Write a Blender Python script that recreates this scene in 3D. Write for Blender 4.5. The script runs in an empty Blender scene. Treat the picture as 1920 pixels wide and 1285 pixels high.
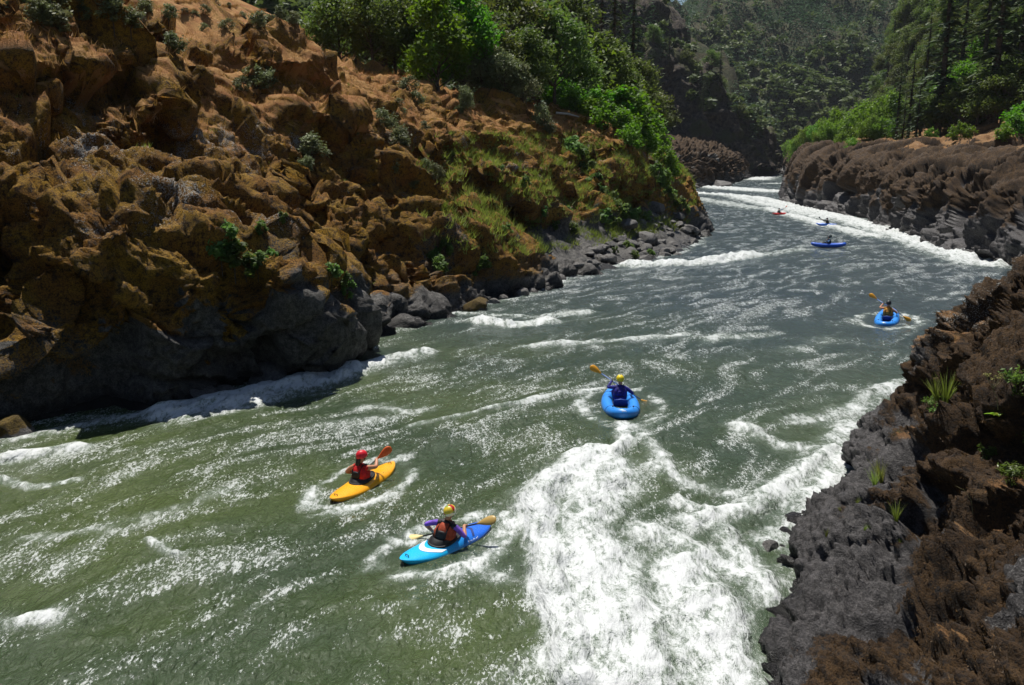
import bpy, bmesh, math, random
import numpy as np
from mathutils import Vector, Matrix
random.seed(7); RNG = np.random.default_rng(7)
R = math.radians
sc = bpy.context.scene
col = sc.collection

# ------------------------------------------------------------------ camera, sky, sun, exposure
F_PX, CAM_H, HORIZON = 1650.0, 7.6, 285.0           # in pixels of the 1920 x 1285 photograph
TILT = math.atan((642.5 - HORIZON) / F_PX)
cam_data = bpy.data.cameras.new('camera')
cam = bpy.data.objects.new('camera', cam_data); col.objects.link(cam)
cam.location = (0, 0, CAM_H); cam.rotation_euler = (math.pi / 2 - TILT, 0, 0)
cam_data.sensor_width = 36.0; cam_data.lens = 36.0 * F_PX / 1920.0
cam_data.clip_start = 0.1; cam_data.clip_end = 6000
sc.camera = cam
SUN_AZ, SUN_EL = R(-16), R(69)                       # azimuth from +Y towards +X
world = bpy.data.worlds.new('World'); sc.world = world; world.use_nodes = True
wn = world.node_tree; bg = wn.nodes['Background']
sky = wn.nodes.new('ShaderNodeTexSky'); sky.sky_type = 'NISHITA'; sky.sun_disc = False
sky.sun_elevation = SUN_EL; sky.sun_rotation = SUN_AZ; sky.altitude = 300; sky.air_density = 1.0; sky.dust_density = 0.6
wn.links.new(sky.outputs[0], bg.inputs[0]); bg.inputs[1].default_value = 0.06
sd = bpy.data.lights.new('sun', 'SUN'); sd.energy = 5.0; sd.angle = R(0.53); sd.color = (1.0, 0.955, 0.88)
sun = bpy.data.objects.new('sun', sd); col.objects.link(sun)
sdir = Vector((math.sin(SUN_AZ) * math.cos(SUN_EL), math.cos(SUN_AZ) * math.cos(SUN_EL), math.sin(SUN_EL)))
sun.rotation_euler = (-sdir).to_track_quat('-Z', 'Y').to_euler(); sun.location = sdir * 100
vs = sc.view_settings; vs.view_transform = 'Standard'; vs.look = 'None'; vs.gamma = 1.0; vs.exposure = 0.40; vs.use_curve_mapping = False
sc.render.engine = 'CYCLES'
cy = sc.cycles; cy.use_denoising = True; cy.max_bounces = 5; cy.diffuse_bounces = 2; cy.glossy_bounces = 2
cy.transmission_bounces = 3; cy.transparent_max_bounces = 4; cy.caustics_reflective = False; cy.caustics_refractive = False
cy.sample_clamp_indirect = 3.0
try:
    cy.denoiser = 'OPENIMAGEDENOISE'
except Exception:
    pass

# ------------------------------------------------------------------ pixel helpers (a pixel gives a direction only)
def zwater(y):
    """water level: the river drops about two metres through the rapids"""
    y = np.asarray(y, float)
    return -0.018 * (np.clip(y, 30, 150) - 30)
def ray(px, py):
    u, v = px - 960.0, py - 642.5
    return np.array([u, F_PX * math.cos(TILT) - v * math.sin(TILT), -(F_PX * math.sin(TILT) + v * math.cos(TILT))])
def on_water(px, py):
    r = ray(px, py); z = 0.0
    for _ in range(12):
        t = (z - CAM_H) / r[2]; z = 0.5 * z + 0.5 * float(zwater(r[1] * t))
    return r[0] * t, r[1] * t
def at_depth(px, py, Y):
    r = ray(px, py); t = Y / r[1]
    return r[0] * t, Y, CAM_H + r[2] * t
def project(P):
    P = np.asarray(P, float); x, y, z = P[..., 0], P[..., 1], P[..., 2] - CAM_H
    d = y * math.cos(TILT) - z * math.sin(TILT); up = y * math.sin(TILT) + z * math.cos(TILT)
    return 960 + F_PX * x / d, 642.5 - F_PX * up / d, d

# ------------------------------------------------------------------ numpy noise
def _hash(ix, iy, iz, seed):
    h = (ix.astype(np.uint32) * np.uint32(374761393)) ^ (iy.astype(np.uint32) * np.uint32(668265263)) ^ (iz.astype(np.uint32) * np.uint32(2147483647)) ^ np.uint32((seed * 144665 + 12345) & 0xffffffff)
    h = (h ^ (h >> np.uint32(13))) * np.uint32(1274126177)
    h = (h ^ (h >> np.uint32(15))) * np.uint32(2246822519)
    return h ^ (h >> np.uint32(16))
def perlin(p, seed=0):
    p = np.asarray(p, np.float32); i = np.floor(p).astype(np.int32); f = p - i
    u = f * f * f * (f * (f * 6 - 15) + 10); out = np.zeros(len(p), np.float32)
    for dx in (0, 1):
        wx = u[:, 0] if dx else 1 - u[:, 0]
        for dy in (0, 1):
            wy = u[:, 1] if dy else 1 - u[:, 1]
            for dz in (0, 1):
                wz = u[:, 2] if dz else 1 - u[:, 2]
                h = _hash(i[:, 0] + dx, i[:, 1] + dy, i[:, 2] + dz, seed)
                g0 = (h & np.uint32(1023)).astype(np.float32) / 511.5 - 1
                g1 = ((h >> np.uint32(10)) & np.uint32(1023)).astype(np.float32) / 511.5 - 1
                g2 = ((h >> np.uint32(20)) & np.uint32(1023)).astype(np.float32) / 511.5 - 1
                out += wx * wy * wz * (g0 * (f[:, 0] - dx) + g1 * (f[:, 1] - dy) + g2 * (f[:, 2] - dz))
    return out * 1.25
def fbm(p, octaves=4, seed=0, gain=0.5, lac=2.03, ridged=False):
    out = np.zeros(len(p), np.float32); a = 1.0; q = np.asarray(p, np.float32)
    for o in range(octaves):
        n = perlin(q + 17.3 * o, seed + o)
        out += a * ((1 - 2 * np.abs(n)) if ridged else n); a *= gain; q = q * lac
    return out
def worley(p, seed=0):
    """F1, F2, a random triple of the nearest cell, offset from its centre"""
    p = np.asarray(p, np.float32); i = np.floor(p).astype(np.int32); f = p - i; n = len(p)
    f1 = np.full(n, 1e9, np.float32); f2 = np.full(n, 1e9, np.float32); best = np.zeros(n, np.uint32); bx, by, bz = (np.zeros(n, np.float32) for _ in range(3))
    K = np.float32(0.8 / 1023)
    for dx in (-1, 0, 1):
        for dy in (-1, 0, 1):
            for dz in (-1, 0, 1):
                h = _hash(i[:, 0] + dx, i[:, 1] + dy, i[:, 2] + dz, seed)
                ox = f[:, 0] - np.float32(dx + 0.1) - (h & np.uint32(1023)).astype(np.float32) * K
                oy = f[:, 1] - np.float32(dy + 0.1) - ((h >> np.uint32(10)) & np.uint32(1023)).astype(np.float32) * K
                oz = f[:, 2] - np.float32(dz + 0.1) - ((h >> np.uint32(20)) & np.uint32(1023)).astype(np.float32) * K
                d = ox * ox + oy * oy + oz * oz
                m = d < f1
                f2 = np.where(m, f1, np.minimum(f2, d)); f1 = np.where(m, d, f1)
                np.copyto(best, h, where=m); np.copyto(bx, ox, where=m); np.copyto(by, oy, where=m); np.copyto(bz, oz, where=m)
    r = np.stack([(best & np.uint32(1023)), (best >> np.uint32(10)) & np.uint32(1023), (best >> np.uint32(20)) & np.uint32(1023)], 1).astype(np.float32) / 1023
    return np.sqrt(f1), np.sqrt(f2), r, np.stack([bx, by, bz], 1)
def sstep(a, b, x):
    t = np.clip((x - a) / (b - a), 0, 1); return t * t * (3 - 2 * t)

# ------------------------------------------------------------------ object helpers
def tag(o, label=None, cat=None, group=None, kind=None):
    if label: o['label'] = label
    if cat: o['category'] = cat
    if group: o['group'] = group
    if kind: o['kind'] = kind
    return o
def link(o, parent=None):
    col.objects.link(o)
    if parent is not None: o.parent = parent
    return o
def empty(name, loc=(0, 0, 0), rz=0.0):
    o = bpy.data.objects.new(name, None); col.objects.link(o); o.location = loc; o.rotation_euler = (0, 0, rz)
    o.empty_display_size = 0.2; return o
def mesh_np(name, V, Fq, mat=None, smooth=True, attrs=None):
    """mesh from numpy arrays, faces all of one size"""
    me = bpy.data.meshes.new(name); V = np.asarray(V, np.float32); Fq = np.asarray(Fq, np.int32)
    k = Fq.shape[1]
    me.vertices.add(len(V)); me.vertices.foreach_set('co', V.ravel())
    me.loops.add(Fq.size); me.loops.foreach_set('vertex_index', Fq.ravel())
    me.polygons.add(len(Fq)); me.polygons.foreach_set('loop_start', np.arange(0, Fq.size, k, dtype=np.int32))
    if smooth: me.polygons.foreach_set('use_smooth', np.ones(len(Fq), bool))
    for nm, a in (attrs or {}).items():
        a = np.asarray(a, np.float32)
        if a.ndim == 1:
            at = me.attributes.new(nm, 'FLOAT', 'POINT'); at.data.foreach_set('value', a)
        else:
            at = me.attributes.new(nm, 'FLOAT_VECTOR', 'POINT'); at.data.foreach_set('vector', a.ravel())
    me.update(); me.validate()
    if mat: me.materials.append(mat)
    return me
def obj_np(name, V, Fq, mat=None, parent=None, smooth=True, attrs=None):
    return link(bpy.data.objects.new(name, mesh_np(name, V, Fq, mat, smooth, attrs)), parent)
def grid_faces(nu, nv):
    a = (np.arange(nu - 1)[:, None] * nv + np.arange(nv - 1)[None, :]).ravel()
    return np.stack([a, a + nv, a + nv + 1, a + 1], 1)
def grid_normals(P):
    du = np.gradient(P, axis=0); dv = np.gradient(P, axis=1)
    n = np.cross(du, dv); return n / np.maximum(np.linalg.norm(n, axis=2, keepdims=True), 1e-9)

# ------------------------------------------------------------------ material helpers
class NT:
    def __init__(s, name):
        s.m = bpy.data.materials.new(name); s.m.use_nodes = True; s.t = s.m.node_tree
        s.p = s.t.nodes['Principled BSDF']; s.out = s.t.nodes['Material Output']
    def n(s, typ, **kw):
        nd = s.t.nodes.new('ShaderNode' + typ)
        for k, v in kw.items(): setattr(nd, k, v)
        return nd
    def l(s, a, b): s.t.links.new(a, b)
    def put(s, sock, v):
        if isinstance(v, bpy.types.NodeSocket): s.l(v, sock)
        else:
            if isinstance(v, (tuple, list)) and len(v) == 3 and sock.type == 'RGBA': v = (*v, 1)
            sock.default_value = v
    def attr(s, name): return s.n('Attribute', attribute_name=name).outputs['Fac']
    def pos(s): return s.n('NewGeometry').outputs['Position']
    def objco(s): return s.n('TexCoord').outputs['Object']
    def noise(s, scale, detail=4, rough=0.55, vec=None, dist=0.0):
        nd = s.n('TexNoise'); nd.inputs['Scale'].default_value = scale; nd.inputs['Detail'].default_value = detail
        nd.inputs['Roughness'].default_value = rough; nd.inputs['Distortion'].default_value = dist
        s.l(vec if vec is not None else s.pos(), nd.inputs['Vector']); return nd.outputs['Fac']
    def voro(s, scale, feature='F1', vec=None):
        nd = s.n('TexVoronoi', feature=feature); nd.inputs['Scale'].default_value = scale
        s.l(vec if vec is not None else s.pos(), nd.inputs['Vector']); return nd
    def math(s, op, a, b=0.0, c=None):
        nd = s.n('Math', operation=op); s.put(nd.inputs[0], a); s.put(nd.inputs[1], b)
        if c is not None: s.put(nd.inputs[2], c)
        return nd.outputs[0]
    def ramp(s, fac, a, b, lo=0.0, hi=1.0):
        nd = s.n('MapRange', interpolation_type='SMOOTHSTEP'); s.put(nd.inputs['Value'], fac)
        nd.inputs['From Min'].default_value = a; nd.inputs['From Max'].default_value = b
        nd.inputs['To Min'].default_value = lo; nd.inputs['To Max'].default_value = hi; return nd.outputs['Result']
    def mix(s, fac, a, b):
        nd = s.n('Mix', data_type='RGBA'); s.put(nd.inputs['Factor'], fac); s.put(nd.inputs['A'], a) if False else None
        s.put(nd.inputs[6], a); s.put(nd.inputs[7], b); return nd.outputs[2]
    def bump(s, h, strength=0.5, dist=0.05, normal=None):
        nd = s.n('Bump'); nd.inputs['Strength'].default_value = strength; nd.inputs['Distance'].default_value = dist
        s.l(h, nd.inputs['Height'])
        if normal is not None: s.l(normal, nd.inputs['Normal'])
        return nd.outputs[0]
    def set(s, base=None, rough=None, metal=None, normal=None, spec=None):
        P = s.p.inputs
        if base is not None: s.put(P['Base Color'], base)
        if rough is not None: s.put(P['Roughness'], rough)
        if metal is not None: s.put(P['Metallic'], metal)
        if spec is not None: s.put(P['Specular IOR Level'], spec)
        if normal is not None: s.l(normal, P['Normal'])
        return s.m
def plain(name, c, rough=0.5, var=0.12, scale=12.0, spec=0.5, bump=0.0):
    t = NT(name); n = t.noise(scale, 3, vec=t.objco())
    d = tuple(x * (1 - var * 1.6) for x in c); b = tuple(min(1, x * (1 + var)) for x in c)
    m = t.set(t.mix(t.ramp(n, .3, .7), d, b), rough, spec=spec)
    if bump: t.l(t.bump(t.noise(scale * 4, 3, vec=t.objco()), bump, 0.01), t.p.inputs['Normal'])
    return m

def rock_material(name, rock, rockd, moss, moss2, mossd, dry, dry2, lich, fine=1.0):
    """grey basalt with moss, dry grass and lichen laid over it by the vertex masks"""
    t = NT(name)
    n1 = t.noise(0.8 * fine, 5); n2 = t.noise(5.0 * fine, 5, 0.65); n3 = t.noise(22.0 * fine, 4, 0.7); n0 = t.noise(0.25, 3)
    rk = t.mix(t.ramp(n2, .35, .68), rockd, rock)
    rk = t.mix(t.math('MULTIPLY', t.ramp(n3, .52, .38), 0.7), rk, tuple(c * .5 for c in rockd))
    rk = t.mix(t.math('MULTIPLY', t.ramp(n3, .54, .68), 0.45), rk, tuple(min(1, c * 1.8) for c in rock))
    wet = t.attr('wet'); rk = t.mix(wet, rk, tuple(c * 0.45 for c in rockd))
    ms = t.mix(t.ramp(n1, .36, .62), moss, moss2)
    ms = t.mix(t.ramp(n2, .46, .66), ms, mossd)
    ms = t.mix(t.math('MULTIPLY', t.ramp(n3, .52, .40), 0.75), ms, tuple(c * .8 for c in mossd))  # crevice shade painted into the moss where the fine relief dips
    ms = t.mix(t.math('MULTIPLY', t.ramp(n3, .56, .70), 0.5), ms, tuple(c * 1.6 for c in moss))
    dr = t.mix(t.ramp(n1, .38, .64), dry, dry2); dr = t.mix(t.ramp(n3, .45, .8), dr, tuple(c * 0.45 for c in dry2))
    nb = t.math('SUBTRACT', n2, 0.5); nb3 = t.math('SUBTRACT', n3, 0.5)
    def edge(a, k, k3):
        e = t.math('ADD', t.attr(a), t.math('ADD', t.math('MULTIPLY', nb, k), t.math('MULTIPLY', nb3, k3)))
        return t.ramp(e, .40, .60)
    c = t.mix(edge('moss', 1.0, .7), rk, ms)
    c = t.mix(edge('dry', 1.1, .8), c, dr)
    li = t.math('ADD', t.attr('lichen'), t.math('ADD', t.math('MULTIPLY', nb3, 1.6), t.math('MULTIPLY', nb, .6)))
    c = t.mix(t.ramp(li, .52, .66), c, lich)
    b = t.bump(n2, 0.8, 0.16 / fine)
    b = t.bump(n3, 1.0, 0.075 / fine, b)
    b = t.bump(t.noise(70 * fine, 3, .7), 0.6, 0.018 / fine, b)
    rg = t.mix(wet, t.mix(t.attr('moss'), (.55,) * 3, (.92,) * 3), (.25,) * 3)
    return t.set(c, rg, normal=b, spec=0.35)

M = {}
M['left_rock'] = rock_material('left_rock', (.145, .137, .125), (.034, .031, .029), (.30, .168, .014), (.225, .100, .013), (.034, .016, .004),
                               (.40, .215, .068), (.29, .122, .034), (.34, .33, .30))
M['right_rock'] = rock_material('right_rock', (.115, .107, .106), (.026, .024, .025), (.046, .025, .010), (.080, .043, .014), (.011, .006, .003),
                                (.24, .135, .055), (.19, .095, .035), (.36, .36, .34), 1.6)
# ------------------------------------------------------------------ banks
LEFT_PX = [(0, 835), (150, 803), (330, 772), (450, 745), (590, 700), (655, 660), (720, 625), (780, 602), (860, 583), (1000, 552), (1100, 512), (1200, 492),
           (1285, 470), (1318, 432), (1285, 395), (1272, 372), (1275, 356), (1360, 346), (1412, 328), (1417, 321), (1422, 316.5)]
LEFT_W = [(-27, -6), (-22, 6), (-17.5, 15.5)] + [on_water(*p) for p in LEFT_PX] + [(150, 600)]
RIGHT_W = [(-30, -16), (-12, -8), (-3.5, -1.5), (0.2, 3.0), (2.2, 7.5)] + [on_water(*p) for p in [(1440, 1285), (1500, 1120), (1480, 1050), (1490, 1000), (1560, 920), (1600, 850)]] + \
          [(11.5, 23.6), (16, 27), (22, 34), (29, 45), (35, 58)] + [on_water(*p) for p in [(1835, 484), (1780, 466), (1690, 442), (1600, 408), (1482, 381), (1478, 352), (1474, 332), (1462, 323), (1440, 317.5)]] + [(165, 600)]
def catmull(pts, n=24):
    P = np.asarray(pts, float); P = np.vstack([2 * P[0] - P[1], P, 2 * P[-1] - P[-2]]); out = []
    for i in range(1, len(P) - 2):
        t = np.linspace(0, 1, n, endpoint=False)[:, None]; a, b, c, d = P[i - 1:i + 3]
        # centripetal-like: limit tangents by the shorter neighbour
        lb = np.linalg.norm(c - b); m1 = (c - a) / (np.linalg.norm(b - a) + lb) * lb; m2 = (d - b) / (lb + np.linalg.norm(d - c)) * lb
        h00 = 2 * t**3 - 3 * t**2 + 1; h10 = t**3 - 2 * t**2 + t; h01 = -2 * t**3 + 3 * t**2; h11 = t**3 - t**2
        out.append(h00 * b + h10 * m1 + h01 * c + h11 * m2)
    return np.vstack(out + [P[-2:-1]])
def resample_line(line, spacing):
    """walk along the line with a step that depends on the place"""
    seg = np.linalg.norm(np.diff(line, axis=0), axis=1); s = np.concatenate([[0], np.cumsum(seg)])
    out = [0.0]
    while out[-1] < s[-1]:
        k = min(np.searchsorted(s, out[-1]), len(line) - 1); out.append(out[-1] + spacing(line[k]))
    out = np.array(out[:-1])
    return np.stack([np.interp(out, s, line[:, 0]), np.interp(out, s, line[:, 1])], 1), out
LEFT_LINE = catmull(LEFT_W); RIGHT_LINE = catmull(RIGHT_W)
import time as _t; _T0 = _t.time()
def tick(m): print('%s %.1f' % (m, _t.time() - _T0))

def bank(side, line, stations, spacing, rows, smooth_n):
    """smooth sheet P[u, v] swept along the waterline; stations = (y, [(offset, height)...]) keyed by the distance y of the waterline"""
    base, s = resample_line(line, spacing)
    tan = np.gradient(base, axis=0)
    w = max(3, int(smooth_n)); 
    # smooth the direction over a fixed length in metres so that the sheet does not fold
    dirs = np.zeros_like(tan)
    for i in range(len(base)):
        rad = 3.0 + 0.12 * abs(base[i, 1])
        j0, j1 = np.searchsorted(s, s[i] - rad), np.searchsorted(s, s[i] + rad)
        d = base[min(j1, len(base) - 1)] - base[max(j0, 0)]; dirs[i] = d / (np.linalg.norm(d) + 1e-9)
    nrm = np.stack([-dirs[:, 1], dirs[:, 0]], 1) * (1 if side == 'L' else -1)
    ys = np.array([st[0] for st in stations], float); prof = np.array([st[1] for st in stations], float)   # S,K,2
    key = np.maximum.accumulate(base[:, 1])
    K = prof.shape[1]; pk = np.zeros((len(base), K, 2))
    for k in range(K):
        for c in range(2): pk[:, k, c] = np.interp(key, ys, prof[:, k, c])
    # smooth curve through the K points, rows[k] samples in segment k
    vv = np.concatenate([np.linspace(k, k + 1, rows[k], endpoint=False) for k in range(K - 1)] + [[K - 1]])
    out = np.zeros((len(base), len(vv), 2))
    ext = np.concatenate([2 * pk[:, :1] - pk[:, 1:2], pk, 2 * pk[:, -1:] - pk[:, -2:-1]], 1)
    for q, v in enumerate(vv):
        k = min(int(v), K - 2); t = v - k; a, b, c, d = ext[:, k], ext[:, k + 1], ext[:, k + 2], ext[:, k + 3]
        lb = np.linalg.norm(c - b, axis=1, keepdims=True)
        m1 = (c - a) / (np.linalg.norm(b - a, axis=1, keepdims=True) + lb) * lb; m2 = (d - b) / (lb + np.linalg.norm(d - c, axis=1, keepdims=True)) * lb
        out[:, q] = (2 * t**3 - 3 * t**2 + 1) * b + (t**3 - 2 * t**2 + t) * m1 + (-2 * t**3 + 3 * t**2) * c + (t**3 - t**2) * m2
    zw = zwater(base[:, 1])
    P = np.zeros((len(base), len(vv), 3))
    P[..., 0] = base[:, None, 0] + nrm[:, None, 0] * out[..., 0]
    P[..., 1] = base[:, None, 1] + nrm[:, None, 1] * out[..., 0]
    P[..., 2] = zw[:, None] + out[..., 1]
    return P, out, base, s

def rot_basis(az, dip):
    a, d = R(az), R(dip)
    e1 = np.array([math.cos(a) * math.cos(d), math.sin(a) * math.cos(d), -math.sin(d)]); e2 = np.array([-math.sin(a), math.cos(a), 0.0])
    return np.stack([e1, e2, np.cross(e1, e2)], 0)

def rock_displace(P, amp, basis, stretch, sizes, seed, fine_amp, fs=1.0):
    """blocky fractured rock: faceted cells at several sizes, cracks between them, crumbly fine relief"""
    n = P.shape[0] * P.shape[1]; p = P.reshape(-1, 3).astype(np.float32)
    N = grid_normals(P).reshape(-1, 3)
    a = amp.reshape(-1)
    warp = np.stack([fbm(p * 0.35, 3, seed + 60), fbm(p * 0.35 + 50, 3, seed + 61), fbm(p * .35 + 90, 3, seed + 62)], 1)
    q = p + 0.6 * warp
    q = (q @ basis.T.astype(np.float32)) / np.array(stretch, np.float32)
    d = np.zeros(n, np.float32); crack = np.zeros(n, np.float32); cellr = np.zeros(n, np.float32)
    for i, (size, h, tilt, cr) in enumerate(sizes):
        qq = q / size + 0.16 * np.stack([perlin(p * 1.7 / size, seed + i), perlin(p * 1.7 / size + 31, seed + i), perlin(p * 1.7 / size + 77, seed + i)], 1)
        f1, f2, r, off = worley(qq, seed + 7 * i); e = f2 - f1
        k = sstep(0.0, (.10, .14, .20, .25)[i], e)                       # angular blocks with tilted flat faces, tight joints
        g = r[:, [1, 2, 0]] * 2 - 1
        d += (h * (r[:, 0] * 2 - 1) + tilt * size * (g * off).sum(1)) * k - cr * (1 - sstep(0, .06, e))
        if i == 0: cellr = r[:, 1]
    d = d * a; lim = 0.23 * sizes[0][0] * np.maximum(1, a); d = lim * np.tanh(d / lim)
    fine_amp = fine_amp.reshape(-1) if hasattr(fine_amp, 'reshape') else fine_amp
    far_ = sstep(110, 180, p[:, 1]) if fs == 1.0 else 0.0
    d += fine_amp * (0.24 * fbm(p * 0.6, 3, seed + 30) + (1 - .75 * far_) * (0.12 * fbm(p * 2.4 * fs, 3, seed + 40, gain=.6, ridged=True) + .085 * fbm(p * 6.5 * fs, 3, seed + 45, gain=.65)) - .05) * (0.55 + 0.45 * a)
    out = p + N * d[:, None]
    return out.reshape(P.shape), N.reshape(P.shape), crack.reshape(P.shape[:2]), cellr.reshape(P.shape[:2])

# ---- left bank: profile keyed by the waterline's distance y
LST = [(-8, [(-3, -2.5), (-.2, -.8), (.3, 0), (.2, 1.8), (.0, 3.1), (1.3, 4.3), (6.5, 7.4), (10, 9.8), (14, 12.4), (19, 16), (40, 24), (130, 75)]),
       (22, [(-3, -2.5), (-.2, -.8), (.3, 0), (.2, 1.8), (.0, 3.1), (1.3, 4.3), (6.5, 7.2), (10, 9.6), (14, 12.3), (19, 15.9), (40, 24), (130, 75)]),
       (29, [(-3, -2.5), (-.2, -.8), (.2, 0), (.3, 1.6), (.4, 2.9), (1.9, 4.2), (7, 7.3), (10, 9.2), (14, 12.0), (19, 15.0), (40, 20), (130, 75)]),
       (40, [(-3, -2.5), (-.4, -.8), (0, 0), (.6, 1.4), (1.2, 2.8), (2.8, 4.0), (6, 6.6), (9, 8.8), (13, 12.0), (17, 14.2), (40, 18), (130, 70)]),
       (50, [(-3, -2.5), (-.5, -.7), (0, 0), (1.2, 1.0), (2.2, 2.2), (4, 3.8), (7, 6.6), (10, 9.3), (13, 12.0), (17, 13.6), (40, 16), (130, 70)]),
       (62, [(-4, -1.5), (-.8, -.4), (0, 0.1), (2.2, .7), (4.2, 1.7), (5.6, 3.4), (8, 6.4), (11, 9.4), (14, 12.0), (18, 13.4), (40, 17), (130, 70)]),
       (78, [(-4, -1.5), (-.8, -.4), (0, 0.1), (2.5, .8), (4.6, 1.6), (6.2, 3.4), (8, 6.2), (11, 9.0), (14, 11.4), (18, 12.6), (40, 16), (130, 70)]),
       (105, [(-3, -2.5), (-.5, -.7), (0, 0), (.8, 1.8), (1.6, 3.4), (2.6, 5.0), (4.5, 7.4), (7, 9.6), (10, 11.4), (15, 12.6), (40, 17), (130, 70)]),
       (150, [(-3, -2.5), (-.5, -.7), (0, 0), (.8, 2.0), (1.5, 4.0), (2.4, 6.2), (4, 8.4), (6, 10.2), (9, 11.6), (15, 12.6), (40, 16), (130, 60)]),
       (200, [(-3, -2.5), (-.5, -.7), (0, 0), (.6, 2.2), (1.4, 4.6), (2.8, 7.0), (6, 9.6), (10, 11.2), (16, 12.6), (28, 13.6), (60, 17), (130, 50)]),
       (600, [(-3, -2.5), (-.5, -.7), (0, 0), (.6, 2.5), (1.4, 5.0), (2.8, 8.0), (6, 10.6), (10, 12.2), (16, 13.6), (28, 14.6), (60, 18), (130, 50)])]
def sp_left(b): return .35 if b[1] < 15 else max(0.08, (.0037 if b[1] < 150 else .0026) * math.hypot(b[0], b[1]))
PL, OL, BL, SL = bank('L', LEFT_LINE, LST, sp_left, [3, 5, 18, 15, 18, 52, 36, 34, 32, 40, 18], 9)
hL = OL[..., 1]; oL = OL[..., 0]; dist = np.hypot(PL[..., 0], PL[..., 1])
pl = PL.reshape(-1, 3)
big = fbm(pl * 0.09, 3, 201).reshape(hL.shape); mid = fbm(pl * 0.33, 3, 205).reshape(hL.shape)
# outcrops stand out of the grassy upper slope, the lower cliff is all rock
upper = sstep(6.5, 10.5, hL + 1.5 * big); outc = sstep(-.02, .30, mid + 0.3 * big)
ampL = (1 - upper) * 1.0 + upper * (0.34 + 0.62 * outc)
ampL *= 1 - 0.5 * sstep(40, 70, oL); ampL *= 1 + .6 * sstep(130, 190, PL[..., 1])
ampL *= sstep(-2.2, -0.2, hL) * 0.8 + 0.2
beach = sstep(54, 62, BL[:, 1])[:, None] * (1 - sstep(84, 96, BL[:, 1]))[:, None] * (1 - sstep(2.2, 3.6, hL)); ampL *= 1 - 0.75 * beach
# the masses one can tell apart: standing blocks, the big dome, dark recesses between them (pixels locate them on the sheet)
sx_, sy_, sd_ = project(PL); front = sd_ > 3
wx = 16 * fbm(pl * .55, 3, 610).reshape(hL.shape); wy = 16 * fbm(pl * .55 + 40, 3, 611).reshape(hL.shape); qx, qy = sx_ + wx, sy_ + wy
macro = np.zeros(hL.shape)
def block(cx, cy_, rx, ry, h, hard=.22):
    global macro
    e = np.maximum(np.abs(qx - cx) / rx, np.abs(qy - cy_) / ry); macro = np.where(front, np.maximum(macro, 0) * 0 + macro + h * (1 - sstep(1 - hard, 1 + hard * .4, e)), macro)
def cleft(pts, w, h):
    global macro
    d = seg_dist(qx, qy, np.array(pts, float)); macro = macro - np.where(front, h * np.exp(-(d / w)**2), 0)
def seg_dist(x, y, L):
    d = np.full(x.shape, 1e9, np.float32)
    for a, b in zip(L[:-1], L[1:]):
        e = b - a; t = np.clip(((x - a[0]) * e[0] + (y - a[1]) * e[1]) / (e @ e), 0, 1)
        d = np.minimum(d, np.hypot(x - a[0] - t * e[0], y - a[1] - t * e[1]))
    return d
for b_ in [(95, 125, 112, 72, 1.9), (285, 205, 50, 45, 1.1), (225, 235, 45, 40, .7), (520, 112, 62, 42, 1.2), (690, 88, 44, 34, 1.3), (330, 480, 215, 110, 1.0, .5), (150, 455, 120, 80, .6, .5), (620, 440, 48, 60, .9), (500, 560, 60, 70, .6), (605, 590, 55, 75, .6), (940, 378, 58, 36, 1.3), (885, 330, 40, 26, .8), (1150, 330, 50, 34, 1.4), (1120, 280, 45, 26, 1.0), (600, 205, 90, 26, .8), (330, 40, 70, 26, 1.0), (820, 250, 30, 40, .8)]: block(*b_)
for c_ in [([(20, 420), (40, 520), (15, 600)], 34, 1.8), ([(645, 270), (700, 300), (705, 350)], 34, 1.9), ([(565, 320), (572, 400), (565, 470)], 13, 1.1), ([(360, 430), (410, 520), (445, 600)], 13, 1.0), ([(735, 430), (775, 520), (800, 570)], 24, 1.4), ([(660, 480), (720, 560), (745, 600)], 18, 1.1), ([(545, 500), (555, 600)], 8, .8), ([(100, 190), (210, 200)], 20, .6), ([(440, 195), (560, 190), (680, 200)], 14, .7), ([(250, 250), (330, 240)], 14, .7), ([(140, 570), (220, 520), (300, 560)], 30, .9), ([(880, 420), (960, 420)], 16, .9), ([(1080, 360), (1150, 370), (1200, 390)], 16, 1.0)]: cleft(*c_)
nS = grid_normals(PL); nS = nS * np.sign((nS * np.stack([np.full(hL.shape, .5), np.full(hL.shape, -.4), np.full(hL.shape, .7)], 2)).sum(2, keepdims=True))
nS = nS * .6 + np.array([.45, -.35, .1]); PL = PL + nS * (macro * sstep(0.2, 1.5, hL))[..., None]
dL, nL, crL, clL = rock_displace(PL, ampL, rot_basis(20, 38), (1.7, .9, 1.0), [(5.8, .95, .50, .60), (2.3, .36, .58, .36), (.85, .09, .50, .14)], 11, 1 + 1.6 * sstep(110, 180, PL[..., 1]))
dL[..., 2] += sstep(17, 24, oL) * (.9 * fbm(pl * .22, 3, 640).reshape(hL.shape) + .45 * fbm(pl * .7, 3, 645, ridged=True).reshape(hL.shape))
NL = grid_normals(dL); nz = np.abs(NL[..., 2])
pf = dL.reshape(-1, 3); fn = fbm(pf * 0.7, 4, 300).reshape(hL.shape); fn2 = fbm(pf * 0.22, 3, 320).reshape(hL.shape)
hh = dL[..., 2] - zwater(dL[..., 1])
mossL = sstep(.28, .72, 0.30 + 0.55 * sstep(1.2, 3.6, hh + 1.8 * fn + 2.0 * fn2) + 0.35 * (nz - .55) - 0.55 * (1 - sstep(.5, 2.0, hh + 1.2 * fn + 1.2 * fn2)))
fbx = lambda cx, cy_, rx, ry: 1 - sstep(.75, 1.15, np.maximum(np.abs(qx - cx) / rx, np.abs(qy - cy_) / ry))
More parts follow.
